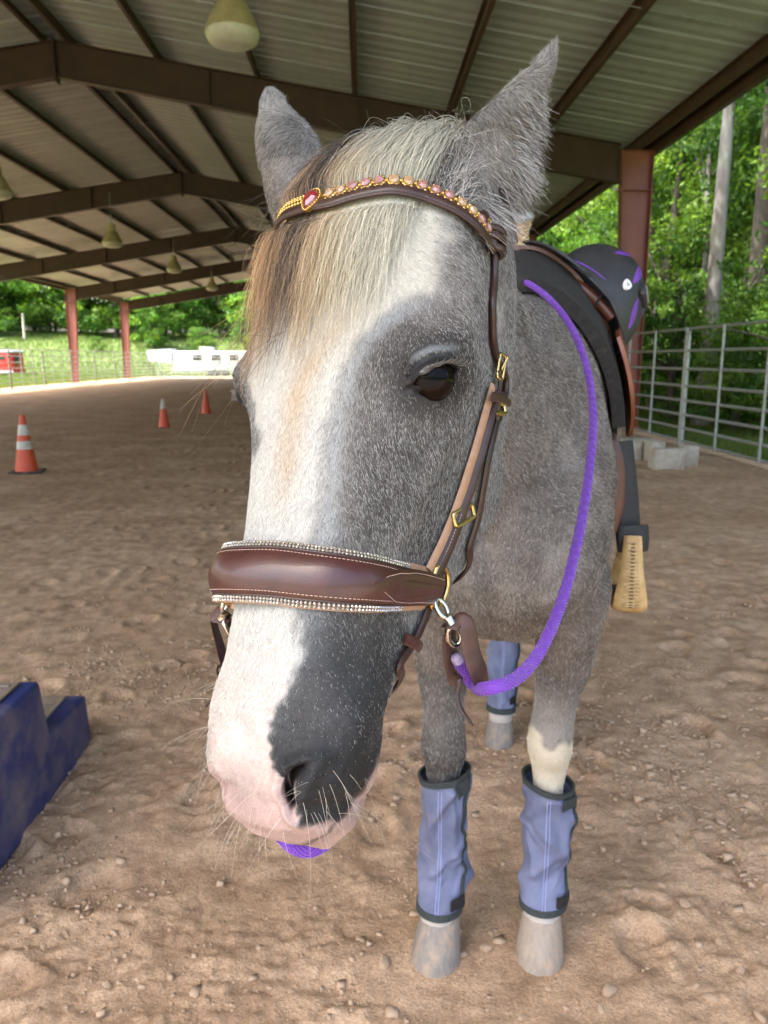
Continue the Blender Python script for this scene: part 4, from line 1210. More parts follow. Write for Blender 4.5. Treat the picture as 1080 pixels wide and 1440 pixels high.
def coat(P, N):
    """per point: base colour, chance that a hair is white, hair length factor, and pink skin"""
    k = len(P)
    h = toH(P)
    s, n, l = h[:, 0], h[:, 1], h[:, 2]
    head = (s > -.30) & (P[:, 1] < 1.02) & (n > -.36)
    t = (P - BO) @ bB; r = (P - BO) @ bR; z = P[:, 2]
    nz1 = fbm(P * 7, 4, 3); nz2 = fbm(P * 28, 4, 4); nz3 = fbm(P * 90, 3, 6)
    col = np.tile(SKIN['roan'], (k, 1)) * (1 + .30 * nz1 + .30 * nz2)[:, None]
    wch = .45 + .24 * nz1 + .28 * nz2
    ln = np.ones(k)
    def put(m, c, w=None, lf=None):
        nonlocal col, wch, ln
        m = np.clip(m, 0, 1)
        col = col * (1 - m[:, None]) + np.asarray(c) * m[:, None]
        if w is not None: wch = wch * (1 - m) + w * m
        if lf is not None: ln = ln * (1 - m) + lf * m
    # neck: pale streaks
    st = fbm(np.column_stack([P[:, 0] * 34 + P[:, 2] * 6, P[:, 1] * 34, P[:, 2] * 7]), 3, 21)
    nk = (~head) * sstep(1.25, 1.1, P[:, 1]) * sstep(1.0, 1.1, P[:, 2])
    put(nk * sstep(.12, .4, st) * .6, SKIN['cream'] * .8, .75)
    put(nk * sstep(.1, .45, -st) * .3, SKIN['dark'] * 1.5, .2)
    body = ~head
    put(body * sstep(.72, .95, z) * .12, SKIN['brown'], None)
    put(body * sstep(.05, .5, nz2) * .15, SKIN['pale'] * .75, .7)
    # legs
    ll = body & (r > 0) & (t < .3) & (z < .80)
    put(ll * sstep(.70, .56, z + .08 * nz1) * .55, SKIN['pale'] * .8, .7)
    put(ll * sstep(.545, .515, z + .05 * nz2 + .05 * nz1), [.62, .56, .44], 1.0)
    rl = body & (r <= 0) & (t < .3) & (z < .62)
    put(rl * sstep(.62, .5, z) * .6, SKIN['dark'] * 1.6, .25)
    put(body & (z < .14), [.55, .5, .44], .9)
    put(body * sstep(.95, .80, z) * (z > .7) * (t < .1) * .25, SKIN['brown'] * 1.3, .5)
    # ---------------- head
    fe = head & (s < .06)
    put(head * 1.0 * sstep(.0, .5, nz2 + .25) * .25, SKIN['pale'] * .6, .5)
    # darker side of the face
    dk = head * sstep(.02, .05, l) * sstep(.16, .24, s) * sstep(.42, .34, s) * sstep(-.15, -.08, n)
    put(dk * .62, SKIN['dark'] * 1.25, .36)
    put(head * sstep(-.10, -.16, n) * .5, SKIN['roan'] * 1.15, .5)
    # ears brown towards the tip
    ez = head & (P[:, 2] > 1.62)
    put(head * sstep(1.57, 1.60, z) * .5, SKIN['pale'] * .42, .55)
    put(head * sstep(1.66, 1.74, z) * .65, SKIN['brown'] * 1.1, .22)
    # blaze
    lb = np.interp(s, bl[:, 0], bl[:, 2])
    lb = lb - .006 * sstep(.17, .22, s) * sstep(.47, .42, s)
    jag = .0045 * nz2 + .0035 * nz3 + .003 * fbm(P * 200, 2, 8)
    soft = .007 * sstep(.47, .40, s)
    m = sstep(.003 + soft * .1, -.006 - soft * 1.6, l - lb + jag * 1.4)
    m = m * (s > bl[0, 0] - .01) * sstep(-.150, -.115, n)
    ra = np.interp(s, br_[:, 0], br_[:, 2])
    far = sstep(.004, -.010, l - ra + jag * 2) * sstep(.31, .285, s + jag) * sstep(.10, .13, s)
    m = m * (1 - far) * head
    put(m, SKIN['white'] * (1 + .05 * nz2)[:, None], 1.0)
    put(far * head * .6, SKIN['roan'], .5)
    # bluish fringe of white hair over dark skin along the border
    fr = gauss(l - lb - .002 + jag, .008) * head * sstep(.16, .2, s) * sstep(-.12, -.1, n)
    put(fr * .45, [.42, .46, .47], .8)
    # tan staining in the blaze
    put(m * gauss(l - lb + .040 + .01 * nz1, .013) * sstep(.16, .22, s) * sstep(.38, .30, s) * (.55 + .5 * nz2), SKIN['tan'], .9)
    put(m * sstep(.30, .18, s) * .35, SKIN['cream'], .95)
    # muzzle: pink skin on the right, slate on the left
    mz = head * sstep(.44, .56, s + .012 * nz1)
    put(mz * m * (.75 + .5 * nz2), SKIN['pink'] * 1.05 * (1 + .10 * nz1)[:, None] + np.array([.06, .10, .09]), .95, .5)
    put(mz * m * sstep(.51, .585, s + .02 * nz2), SKIN['pink'] * (1 + .12 * nz2)[:, None], .9, .34)
    drk = head * sstep(.37, .47, s + .02 * nz1) * (1 - m) * sstep(-.10, -.085, n + .004 * nz2)
    put(drk * .85, SKIN['slate'] * 1.3, .06, .5)
    put(drk * sstep(.50, .54, s) * .9, SKIN['slate'] * .9, .05, .36)
    # boundary below the nostril: pink lip
    q = P - (n1 + n2) / 2
    lipm = head * sstep(.003, -.005, n - np.interp(s, lpb[:, 0], lpb[:, 1]) + .003 * nz2 + .002 * nz3) * sstep(lpb[0, 0] - .012, lpb[0, 0] + .004, s)
    put(lipm, SKIN['pink'] * .92, .6, .3)
    ax = (n2 - n1) / np.linalg.norm(n2 - n1)
    below = q @ ax
    und = head * sstep(.024, .032, below + jag * .8) * (l < lbn + .030) * (s > .5)
    put(und * sstep(-.02, -.03, q @ HW[:, 2] - .045), SKIN['pink'], .8, .3)
    gl = np.interp(s, lpb[:, 0], lpb[:, 1])
    put(head * gauss(n - gl - .001, .0028) * sstep(lpb[0, 0], lpb[0, 0] + .01, s) * .75, [.10, .07, .065], .1, .2)  # dark line painted in for the shade of the lip groove
    mot = head * sstep(.47, .53, s)
    col = col * (1 + mot * (.30 * nz2 + .22 * nz3 - .04))[:, None]
    # nostril insides darkened to read as shaded hollows, skin round the eyes
    for a, b in noses:
        axn = (b - a) / np.linalg.norm(b - a); qq = P - (a + b) / 2 + NRM_NOSE * .010
        al = np.clip(qq @ axn, -.5 * np.linalg.norm(b - a), .5 * np.linalg.norm(b - a))
        d = np.linalg.norm(qq - al[:, None] * axn, axis=1)
        put(sstep(.0135, .0085, d) * head, [.030, .020, .020], 0, .1)
    for c, en_, eu_, ev_ in eyes:
        q = P - c
        x, y = q @ eu_, q @ ev_
        near = np.linalg.norm(q, axis=1) < .07
        d = np.hypot(x / 1.25 + .002, (y - .001))
        put(near * sstep(.042, .018, d + .005 * nz2) * .80, [.020, .018, .018], .10, .5)
        put(near * sstep(.0185, .0125, d), [.007, .006, .006], 0, .15)
        put(near * gauss(y - .021 + .2 * np.abs(x), .004) * sstep(.026, .012, np.abs(x - .006)) * .5, [.25, .27, .28], .6, .5)
    return np.clip(col, .004, .9), np.clip(wch, 0, 1), ln
lbn = float(np.interp(.52, bl[:, 0], bl[:, 2]))
NRM_NOSE = smooth_frame((n1 + n2) / 2)
vc, vw, vl = coat(V, NRM)
ca = hm.color_attributes.new('coat', 'FLOAT_COLOR', 'POINT')
ca.data.foreach_set('color', np.column_stack([vc, np.ones(len(V))]).astype(np.float32).ravel())
M['skin'] = mat('horse_skin', (.2, .2, .2), .62, attr='coat', col2=(1, 1, 1), nscale=900, bscale=420, bstr=.35, bdist=.0012, spec=.2, contrast=(-.2, .75))
M['skin'].node_tree.nodes['Color Ramp'].color_ramp.elements[0].color = (.55, .55, .55, 1)
M['hair'] = bpy.data.materials.new('horse_hair')
M['hair'].use_nodes = True
_b = M['hair'].node_tree.nodes['Principled BSDF']
_a = M['hair'].node_tree.nodes.new('ShaderNodeAttribute'); _a.attribute_name = 'hcol'
M['hair'].node_tree.links.new(_a.outputs['Color'], _b.inputs['Base Color'])
_b.inputs['Roughness'].default_value = .6
_b.inputs['Specular IOR Level'].default_value = .08
horse = empty('horse', BO, 0, 'grey roan horse with a white blaze and pink nose standing bridled and saddled', 'horse')
hm.materials.append(M['skin'])
body = link(bpy.data.objects.new('body', hm))
def adopt(o, root):
    """parent keeping the world position"""
    o.parent = root
    o.matrix_parent_inverse = Matrix.Translation(root.location).inverted() if root.rotation_euler.z == 0 else root.matrix_basis.inverted()
    return o
adopt(body, horse)

def hair_object(name, strands, rad, colr, m, tip=.15):
    """strands (n,k,3), rad (n,), colr (n,3)"""
    n, k = strands.shape[:2]
    c = bpy.data.hair_curves.new(name)
    c.add_curves([k] * n)
    c.attributes['position'].data.foreach_set('vector', np.ascontiguousarray(strands, np.float32).ravel())
    prof = np.linspace(1, tip, k)
    ra = c.attributes.get('radius') or c.attributes.new('radius', 'FLOAT', 'POINT')
    ra.data.foreach_set('value', (rad[:, None] * prof).astype(np.float32).ravel())
    hc = c.attributes.new('hcol', 'FLOAT_COLOR', 'POINT' if colr.ndim == 3 else 'CURVE')
    hc.data.foreach_set('color', np.concatenate([colr, np.ones(colr.shape[:-1] + (1,))], -1).astype(np.float32).ravel())
    c.materials.append(m)
    return link(bpy.data.objects.new(name, c))

# eyes
M['eye'] = bpy.data.materials.new('eye_ball'); M['eye'].use_nodes = True
nt = M['eye'].node_tree; bs = nt.nodes['Principled BSDF']
bs.inputs['Roughness'].default_value = .07; bs.inputs['Specular IOR Level'].default_value = .09
tc = nt.nodes.new('ShaderNodeTexCoord'); mpn = nt.nodes.new('ShaderNodeMapping'); mpn.inputs['Scale'].default_value = (1 / .011, 1 / .0045, 0)
gr = nt.nodes.new('ShaderNodeVectorMath'); gr.operation = 'LENGTH'
rp = nt.nodes.new('ShaderNodeValToRGB')
rp.color_ramp.elements[0].position = .8; rp.color_ramp.elements[0].color = (.002, .002, .003, 1)
rp.color_ramp.elements[1].position = 1.0; rp.color_ramp.elements[1].color = (.007, .004, .003, 1)
nt.links.new(tc.outputs['Object'], mpn.inputs[0]); nt.links.new(mpn.outputs[0], gr.inputs[0]); nt.links.new(gr.outputs['Value'], rp.inputs[0]); nt.links.new(rp.outputs[0], bs.inputs['Base Color'])
for c, n, u, v in eyes:
    mb = MB()
    a = np.linspace(0, PI, 20)
    R = .0205
    mb.loft(np.array([[[R * math.sin(t) * math.cos(p), R * math.sin(t) * math.sin(p), R * math.cos(t)] for p in np.linspace(0, 2 * PI, 28, endpoint=False)] for t in a[1:-1]]))
    o = mb.build('eye', M['eye'], None, 80)
    o.matrix_world = Matrix([[u[0], v[0], n[0], 0], [u[1], v[1], n[1], 0], [u[2], v[2], n[2], 0], [0, 0, 0, 1]])
    o.location = c + n * (.0125 + .0030 - R - (0 if n is en else .010))
    o.parent = horse; o.matrix_parent_inverse = Matrix.Translation(horse.location).inverted()
# hooves
M['hoof'] = mat('hoof_horn', (.34, .285, .225), .7, col2=(.27, .225, .18), nscale=90, stretch=(1, 1, .12), bscale=150, bstr=.3, dirt=((.42, .30, .20), 30, .5, .75))
M['hoof2'] = mat('dark_hoof_horn', (.19, .17, .15), .7, col2=(.25, .22, .185), nscale=90, stretch=(1, 1, .12), bscale=150, bstr=.3, dirt=((.42, .30, .20), 30, .5, .75))
def hoof(c, wide, m, back=.0, rot=0):
    mb = MB(); R = []
    for z, k, fw in [(-.012, 1.02, 0), (0, 1.03, 0), (.03, .96, .010), (.06, .88, .022), (.088, .80, .033), (.096, .74, .036), (.098, .5, .036)]:
        ring = []
        for p in np.linspace(0, 2 * PI, 36, endpoint=False):
            x = math.sin(p) * wide * k * (1 + .004 * math.sin(9 * p + z * 60))
            y = -math.cos(p)
            y = y * wide * (1.12 if y < 0 else .85) * k + fw
            ring.append([x, y, z])
        R.append(ring)
    Q = np.array(R) @ Rz(-BYAW + rot).T + c
    mb.loft(Q)
    o = mb.build('hoof', m, None, 50)
    return adopt(o, horse)
HOOF = [B(.086, .104, .0), B(.020, -.126, .0), B(1.075, .10, 0), B(1.075, -.10, 0)]
hoof(HOOF[0], .054, M['hoof']); hoof(HOOF[1], .056, M['hoof2'], rot=-.1); hoof(HOOF[2], .052, M['hoof2']); hoof(HOOF[3], .052, M['hoof2'])
# ================================================================== BRIDLE
M['maroon'] = mat('maroon_leather', (.042, .012, .010), .36, col2=(.058, .016, .013), nscale=60, bscale=700, bstr=.3, bdist=.0006, coat=.25, rvar=.06)
M['brownl'] = mat('brown_leather', (.026, .011, .008), .36, col2=(.042, .018, .012), nscale=90, bscale=700, bstr=.2, bdist=.0006, rvar=.08)
M['tanl'] = mat('tan_leather', (.40, .235, .15), .55, col2=(.33, .19, .115), nscale=120, bscale=600, bstr=.2, bdist=.0006)
M['brass'] = mat('brass', (.62, .47, .20), .22, 1.0, col2=(.52, .37, .15), nscale=220, rvar=.08, bscale=300, bstr=.05, bdist=.0004)
M['gold'] = mat('gold_setting', (.68, .46, .16), .25, 1.0, col2=(.5, .32, .1), nscale=400)
M['steel'] = mat('nickel_steel', (.60, .58, .54), .22, 1.0, col2=(.5, .48, .44), nscale=200, rvar=.08)
M['thread'] = mat('thread', (.55, .40, .32), .8, col2=(.42, .3, .24), nscale=500)
def gem(name, col):
    m = mat(name, col, .05, 0, col2=tuple(min(1, c * 1.6) for c in col), nscale=260, spec=1.0, coat=1)
    return m
M['gem_clear'] = mat('clear_crystal', (.62, .58, .52), .08, .55, col2=(.22, .19, .17), nscale=900, spec=1, coat=1)
M['gem_amber'] = gem('amber_crystal', (.28, .17, .09)); M['gem_rose'] = gem('rose_crystal', (.22, .095, .085)); M['gem_ruby'] = gem('ruby_crystal', (.15, .003, .012))
M['rope'] = mat('purple_rope', (.125, .026, .32), .7, col2=(.165, .036, .42), nscale=900, bscale=2500, bstr=.4, bdist=.0004, sheen=.3)
M['rawend'] = mat('rope_end', (.42, .34, .46), .8, col2=(.28, .2, .34), nscale=500)

M['maroon2'] = mat('dark_oiled_leather', (.050, .022, .018), .5, col2=(.075, .036, .028), nscale=80, bscale=500, bstr=.3, bdist=.0006, rvar=.08)
FAROFF = C2W @ np.array([-.064, -.002, -.025])
bridle = empty('bridle', HO, 0, 'brown leather bitless bridle with a crystal browband and padded noseband on the horse head', 'bridle')
def smoothpath(P, N, n, it=4):
    P = resample(P, n); 
    for k in range(it):
        P[1:-1] = P[1:-1] * .5 + (P[:-2] + P[2:]) * .25
    N = interp_cols(np.linspace(0, 1, n), np.linspace(0, 1, len(N)), N)
    for k in range(it * 3): N[1:-1] = N[1:-1] * .5 + (N[:-2] + N[2:]) * .25
    N /= np.linalg.norm(N, axis=1)[:, None]
    return P, N
def surf(pts, n, lift=.003, dense=40, it=4):
    px = resample(np.array(pts, float), dense)
    A = [hit(*p) for p in px]
    A = [(a, b) for a, b in A if a is not None and a[1] < 1.0]
    P = np.array([a for a, _ in A]); N = np.array([b for _, b in A])
    P, N = smoothpath(P, N, n, it)
    return P + N * lift, N
def mpath(P, N): return np.array([mir(p) for p in P]), np.array([mirv(q) for q in N])
def frames(P, N):
    T = np.gradient(P, axis=0); T /= np.linalg.norm(T, axis=1)[:, None]
    n = N - T * np.einsum('ij,ij->i', N, T)[:, None]; n /= np.linalg.norm(n, axis=1)[:, None]
    return T, n, np.cross(n, T)
def badd(mb, name, m, smooth=50, parent=None, label=None, kind=None):
    o = mb.build(name, m, None, smooth, label, kind=kind)
    if parent is None: return adopt(o, bridle)
    o.parent = parent; o.matrix_parent_inverse = (parent.matrix_parent_inverse @ Matrix.Identity(4)).copy() if False else parent_inv(parent)
    return o
def parent_inv(p):
    # world matrix of a part adopted under an unrotated root is the identity
    return Matrix.Identity(4)
def gemmesh(mb, c, n, u, r, h, k=8):
    n = n / np.linalg.norm(n); u = u - n * (u @ n); u /= np.linalg.norm(u); w = np.cross(n, u)
    a = np.arange(k) * 2 * PI / k
    ring = lambda rr, z: [c + (u * math.cos(t) + w * math.sin(t)) * rr + n * z for t in a]
    mb.loft(np.array([ring(r, 0), ring(r, h * .45), ring(r * .55, h)]))
# --- noseband: from the middle of the nose to the ring, mirrored to the far side
def half_path(pts, n, lift):
    P, N = surf(pts, n, lift, it=6)
    l = (toH(P))[:, 2]
    k = l > .002
    P, N = P[k], N[k]
    Pm, Nm = mpath(P, N)
    return np.concatenate([Pm[::-1], P]), np.concatenate([Nm[::-1], N])
nbP, nbN = half_path([(350, 803), (395, 807), (440, 812), (490, 817), (540, 822), (575, 825), (604, 828)], 40, .0045)
nbP, nbN = smoothpath(nbP, nbN, 90, 6)
lcoord = toH(nbP)[:, 2]
nbP = nbP + nbN * (.009 * sstep(.03, -.05, lcoord))[:, None] - HW[:, 2] * (.007 * sstep(.0, -.05, lcoord))[:, None]
u01 = np.linspace(-1, 1, 90)
nbP = nbP + FAROFF * sstep(-.55, -1.0, u01)[:, None] * .85
hw_ = .0238 - .0062 * np.abs(u01) ** 1.5 - .0010 * u01
T_, n_f, s_f = frames(nbP, nbN)
mb = MB(); mb.ribbon(nbP - n_f * .0035, nbN, hw_ * 2 + .0016, .0035, 0, 11); badd(mb, 'noseband_padding', M['tanl'])
mb = MB(); mb.ribbon(nbP, nbN, hw_ * 2 - .0098, .003, .0060, 15); nband = badd(mb, 'noseband', M['maroon'])
for sg in (1, -1):                                           # rolled leather edges beside the crystals
    e = nbP + s_f * (sg * (hw_ - .0052))[:, None] + n_f * .0016
    mb = MB(); mb.tube(e[8:-8], .0014, 8); badd(mb, 'noseband_edge', M['brownl'])
cm = MB()
Lb = np.r_[0, np.cumsum(np.linalg.norm(np.diff(nbP, axis=0), axis=1))]
tot = Lb[-1]
for sg in (1, -1):
    for row in (0, 1):
        q = np.arange(tot * .10, tot * .86, .0031)
        for d in q:
            f = lambda Aq: np.array([np.interp(d, Lb, Aq[:, j]) for j in range(3)])
            c0 = f(nbP) + f(s_f) * sg * (np.interp(d, Lb, hw_) - .0034 + .0024 * row) + f(n_f) * (.0012 - .0006 * row)
            gemmesh(cm, c0, f(n_f) + f(s_f) * sg * .35 + RNG.normal(0, .08, 3), f(T_), .00142, .0017, 6)
badd(cm, 'crystal_trim', M['gem_clear'], 0, kind='stuff')
def stitches(P, N, off, name='stitching', step=.0030, ln=.0019, r=.00028, lift=.0):
    T, n, s = frames(P, N)
    Ls = np.r_[0, np.cumsum(np.linalg.norm(np.diff(P, axis=0), axis=1))]
    mb = MB()
    off = np.broadcast_to(off, (len(P),))
    Q = P + s * off[:, None] + n * np.broadcast_to(lift, (len(P),))[:, None]
    for d in np.arange(.002, Ls[-1] - .003, step):
        p0 = [np.interp(d, Ls, Q[:, j]) for j in range(3)]; p1 = [np.interp(d + ln, Ls, Q[:, j]) for j in range(3)]
        mb.tube([p0, p1], r, 5)
    return badd(mb, name, M['thread'], 30, kind='stuff')
for sg in (1, -1): stitches(nbP[10:-14], nbN[10:-14], sg * (hw_ - .0082)[10:-14], lift=.0052)
# pointed tab that ties the band to the ring, on both sides
tbP, tbN = surf([(513, 820), (540, 821), (575, 824), (606, 828)], 26, .0078, it=3)
for P, N, k in ((tbP, tbN, 1),):
    w = np.interp(np.linspace(0, 1, 26), [0, .10, .25, .5, 1], [.003, .018, .0275, .030, .026])
    mb = MB(); mb.ribbon(P, N, w, .0034, .0012, 11); badd(mb, 'noseband_tab', M['maroon'])
    for sg in (1, -1): stitches(P[2:], N[2:], sg * (w / 2 - .0028)[2:], lift=.0039)
# --- rings
def ring(c, n, up, rx, ry, r, name, m, shape='D', parent=None):
    n = n / np.linalg.norm(n); up = up - n * (up @ n); up /= np.linalg.norm(up); s = np.cross(up, n)
    a = np.linspace(0, 2 * PI, 40, endpoint=False)
    x, y = np.cos(a), np.sin(a)
    if shape == 'box':
        x = np.sign(x) * np.abs(x) ** .35; y = np.sign(y) * np.abs(y) ** .35
    if shape == 'D': x = np.where(x < 0, -np.abs(x) ** .45 * .55, x)
    P = c + s * (x * rx)[:, None] + up * (y * ry)[:, None]
    mb = MB(); mb.tube(P, r, 10, closed=True, up=n)
    return badd(mb, name, m, 60, parent)
both = lambda f: (f(False), f(True))
def sided(c, n, u, flip):
    return (mir(c), mirv(n), mirv(u)) if flip else (c, n, u)
rc, rn = hit(603, 822)
rn = smooth_frame(rc)
upv = W(612, 790, .6) - W(603, 850, .6); upv /= np.linalg.norm(upv)
RINGC = rc + rn * .0085
for fl in (False, True):
    c, n, u = sided(RINGC, rn + C2W @ np.array([.35, 0, -.35]), upv, fl)
    ring(c + (FAROFF if fl else 0), n, u, .0165, .0178, .0023, 'noseband_ring', M['brass'])
# --- cheekpieces
chP, chN = surf([(600, 806), (618, 768), (634, 728), (650, 682), (664, 636), (676, 592), (687, 548)], 50, .002, it=4)
chT, chn, chs = frames(chP, chN)
if chs[0] @ (C2W @ np.array([1, 0, 0])) < 0: sgn = -1
else: sgn = 1
def strap(P, N, w, th, name, m, crown=0.0, both_sides=True):
    for fl in ((False, True) if both_sides else (False,)):
        a, b = mpath(P, N) if fl else (P, N)
        mb = MB(); mb.ribbon(a, b, w, th, crown, 9); o = badd(mb, name, m)
    return o
strap(chP - chs * sgn * .0035, chN, np.interp(np.linspace(0, 1, 50), [0, .1, 1], [.016, .0165, .014]), .0035, 'cheek_padding', M['tanl'], .001)
strap(chP + chs * sgn * .0040 + chn * .0032, chN, np.interp(np.linspace(0, 1, 50), [0, .3, .45, 1], [.0150, .0135, .0085, .0070]), .0030, 'cheekpiece', M['brownl'], .0028)
stitches(chP[:18] + chs[:18] * sgn * .004, chN[:18], .0052, lift=.0072); stitches(chP[:18] + chs[:18] * sgn * .004, chN[:18], -.0052, lift=.0072)
for px, py, rx, ry, ang in ((640, 721, .0150, .0062, 25), (688, 574, .0125, .0048, 5)):
    c, n = hit(px, py); n = smooth_frame(c)
    u = C2W @ np.array([-math.sin(math.radians(ang)), math.cos(math.radians(ang)), 0])
    for fl in (False, True):
        cc, n2_, u2 = sided(c + n * .0085, n + C2W @ np.array([.3, .35, -.5]), u, fl)
        ring(cc, n2_, u2, rx, ry, .0022, 'slide_buckle', M['brass'], 'box')
# --- rolled upper cheek loop and throat strap
ucP, ucN = surf([(694, 590), (703, 560), (706, 540), (703, 522), (692, 507), (686, 478), (685, 430), (689, 385), (688, 352)], 60, .0045, it=4)
for fl in (False, True):
    a, b = mpath(ucP, ucN) if fl else (ucP, ucN)
    mb = MB(); mb.tube(a, .0034, 10); badd(mb, 'rolled_cheek_cord', M['brownl'])
lcP, lcN = surf([(688, 590), (689, 560), (692, 538), (690, 520)], 24, .006, it=3)
strap(lcP, lcN, .0075, .003, 'buckle_strap', M['brownl'], .001)
kpP, kpN = surf([(676, 556), (688, 560), (701, 566)], 12, .009, it=2)
strap(kpP, kpN, .0085, .0022, 'keeper', M['maroon'], .0008)
c, n = hit(692, 516); n = smooth_frame(c)
for fl in (False, True):
    cc, n2_, u2 = sided(c + n * .0085, n + C2W @ np.array([.2, 0, -.6]), C2W @ np.array([.35, .94, 0]), fl)
    ring(cc, n2_, u2, .0050, .0115, .0015, 'cheek_buckle', M['brass'], 'box')
    mb = MB(); mb.tube([cc - u2 * .011, cc + u2 * .009 + n2_ / np.linalg.norm(n2_) * .003], .0012, 8); badd(mb, 'buckle_tongue', M['brass'])
def around_jaw(s, nend, l0, k=8):
    out = []
    for a in np.linspace(0, 1, k)[1:]:
        q = H(s + .02 * a, nend[0] + (nend[1] - nend[0]) * a ** .6, l0 * (1 - a))
        loc, nn, ii, dd = bvh.find_nearest(Vector(q))
        out.append((np.array(loc), np.array(nn)))
    return out
thP, thN = surf([(700, 556), (690, 600), (679, 645), (672, 692), (664, 738), (652, 768)], 40, .0035, it=5)
e = toH(thP[-1])
ext = around_jaw(e[0], (e[1], e[1] - .06), e[2])
thP2 = np.concatenate([thP, [a + b * .0035 for a, b in ext]]); thN2 = np.concatenate([thN, [b for _, b in ext]])
thP2, thN2 = smoothpath(thP2, thN2, 50, 4)
strap(thP2, thN2, .0105, .003, 'throat_strap', M['brownl'], .001)
for px, py in ():
    a, b = surf([(px - 12, py - 4), (px + 2, py), (px + 14, py + 5)], 8, .0055, it=1)
    strap(a, b, .008, .002, 'keeper', M['brownl'], .0006)
# jaw strap below the ring
jwP, jwN = surf([(603, 836), (594, 862), (582, 890), (566, 916), (553, 934)], 30, .003, it=3)
e = toH(jwP[-1]); ext = around_jaw(e[0], (e[1], e[1] - .035), e[2], 5)
jP2 = np.concatenate([jwP, [a + b * .003 for a, b in ext]]); jN2 = np.concatenate([jwN, [b for _, b in ext]])
jP2, jN2 = smoothpath(jP2, jN2, 40, 3)
strap(jP2, jN2, .0110, .003, 'jaw_strap', M['brownl'], .001)
a, b = surf([(560, 896), (572, 902), (586, 908)], 8, .0052, it=1); strap(a, b, .010, .0024, 'keeper', M['maroon'], .0006)
# --- browband over the forelock
bbpx = [(430, 322), (470, 302), (510, 287), (550, 280), (590, 279), (622, 288), (648, 304), (668, 324), (684, 346)]
bP, bN = half_path(bbpx, 60, .013)
bP, bN = smoothpath(bP, bN, 110, 8)
ll_ = toH(bP)[:, 2]
bP = bP - bN * (.008 * sstep(.045, .085, np.abs(ll_)))[:, None]
bT, bn, bs = frames(bP, bN)
if bs[60] @ HW[:, 0] > 0: bs_up = -bs
else: bs_up = bs
mb = MB(); mb.ribbon(bP - bs_up * .004, bN, .0120, .0035, .0012, 9); badd(mb, 'browband', M['brownl'])
e = bP - bs_up * .0095 + bn * .002
mb = MB(); mb.tube(e, .0016, 8); badd(mb, 'browband_edge', M['brownl'])
Lb = np.r_[0, np.cumsum(np.linalg.norm(np.diff(bP, axis=0), axis=1))]
pts3 = bP + bn * .0032 + bs_up * .0035
prj, _ = project(pts3)
dR = Lb[np.argmin(np.abs(prj[:, 0] - 440) + (prj[:, 1] > 330) * 5)]
f = lambda Aq, d: np.array([np.interp(d, Lb, Aq[:, j]) for j in range(3)])
def crystal(d, r, gm):
    c, n, u = f(pts3, d), f(bn, d), f(bT, d)
    w = np.cross(n, u)
    mb = MB()
    a = np.linspace(0, 2 * PI, 20, endpoint=False)
    for k in range(6):                                      # claw cup of small beads
        t = k * PI / 3
        mb.loft(np.array([[c + (u * math.cos(t) + w * math.sin(t)) * r * .92 + n * (z * r * .35) + (u * math.cos(q) + w * math.sin(q)) * r * .30 * math.sqrt(max(0.01, 1 - z * z)) for q in np.linspace(0, 2 * PI, 6, endpoint=False)] for z in (-.9, -.3, .4, .95)]))
    mb.loft(np.array([[c + (u * math.cos(t) + w * math.sin(t)) * rr - n * .0002 + n * z for t in a] for rr, z in ((r * .95, -.001), (r * .98, .0008), (r * .8, .0014))]))
    o = badd(mb, 'crystal_setting', M['gold'], 50)
    g = MB(); gemmesh(g, c + n * .0010, n + RNG.normal(0, .05, 3), u, r * .74, r * .55, 8)
    og = g.build('crystal', gm, o, 0); og.matrix_parent_inverse = Matrix.Identity(4)
step = .0113
k = 0
for d in np.arange(dR + .0185, Lb[-1] - .012, step):
    crystal(d, .0059, M['gem_amber'] if (k % 5 in (0, 1)) else M['gem_rose']); k += 1
# ruby in a beaded drop
c, n, u = f(pts3, dR) - f(bs_up, dR) * .004, f(bn, dR), f(bT, dR); w = -f(bs_up, dR)
a = np.linspace(0, 2 * PI, 28, endpoint=False)
drop = lambda sc, z: np.array([c + u * math.sin(t) * sc * (1 - .35 * (math.cos(t) > 0) * math.cos(t)) + w * math.cos(t) * sc * 1.25 + n * z for t in a])
mb = MB(); mb.loft(np.array([drop(.0102, -.001), drop(.0102, .0015), drop(.0078, .0020)])); o = badd(mb, 'ruby_setting', M['gold'], 40)
mb = MB()
for p in drop(.0093, .0020):
    mb.loft(np.array([[p + (u * math.cos(q) + w * math.sin(q)) * .0010 * math.sqrt(max(.02, 1 - z * z)) + n * .0010 * z for q in np.linspace(0, 2 * PI, 6, endpoint=False)] for z in (-.9, 0, .6, .98)]))
b_ = mb.build('beading', M['gold'], o, 60); tag(b_, kind='stuff')
mb = MB(); mb.loft(np.array([drop(.0078, .0016), drop(.0070, .0042), drop(.0040, .0062)])); mb.build('ruby', M['gem_ruby'], o, 0)
# beaded gold chain on the far half
cb = MB()
for d in np.arange(.006, dR - .0125, .0036):
    for row in (-1, 0, 1):
        p = f(pts3, d + .0016 * (row != 0)) + f(bs_up, d) * row * .0036 + f(bn, d) * (.001 - .0006 * abs(row))
        cb.loft(np.array([[p + (f(bT, d) * math.cos(q) + f(bs_up, d) * math.sin(q)) * .0019 * math.sqrt(max(.02, 1 - z * z)) + f(bn, d) * .0019 * z for q in np.linspace(0, 2 * PI, 6, endpoint=False)] for z in (-.9, -.2, .6, .98)]))
badd(cb, 'gold_chain', M['gold'], 60)
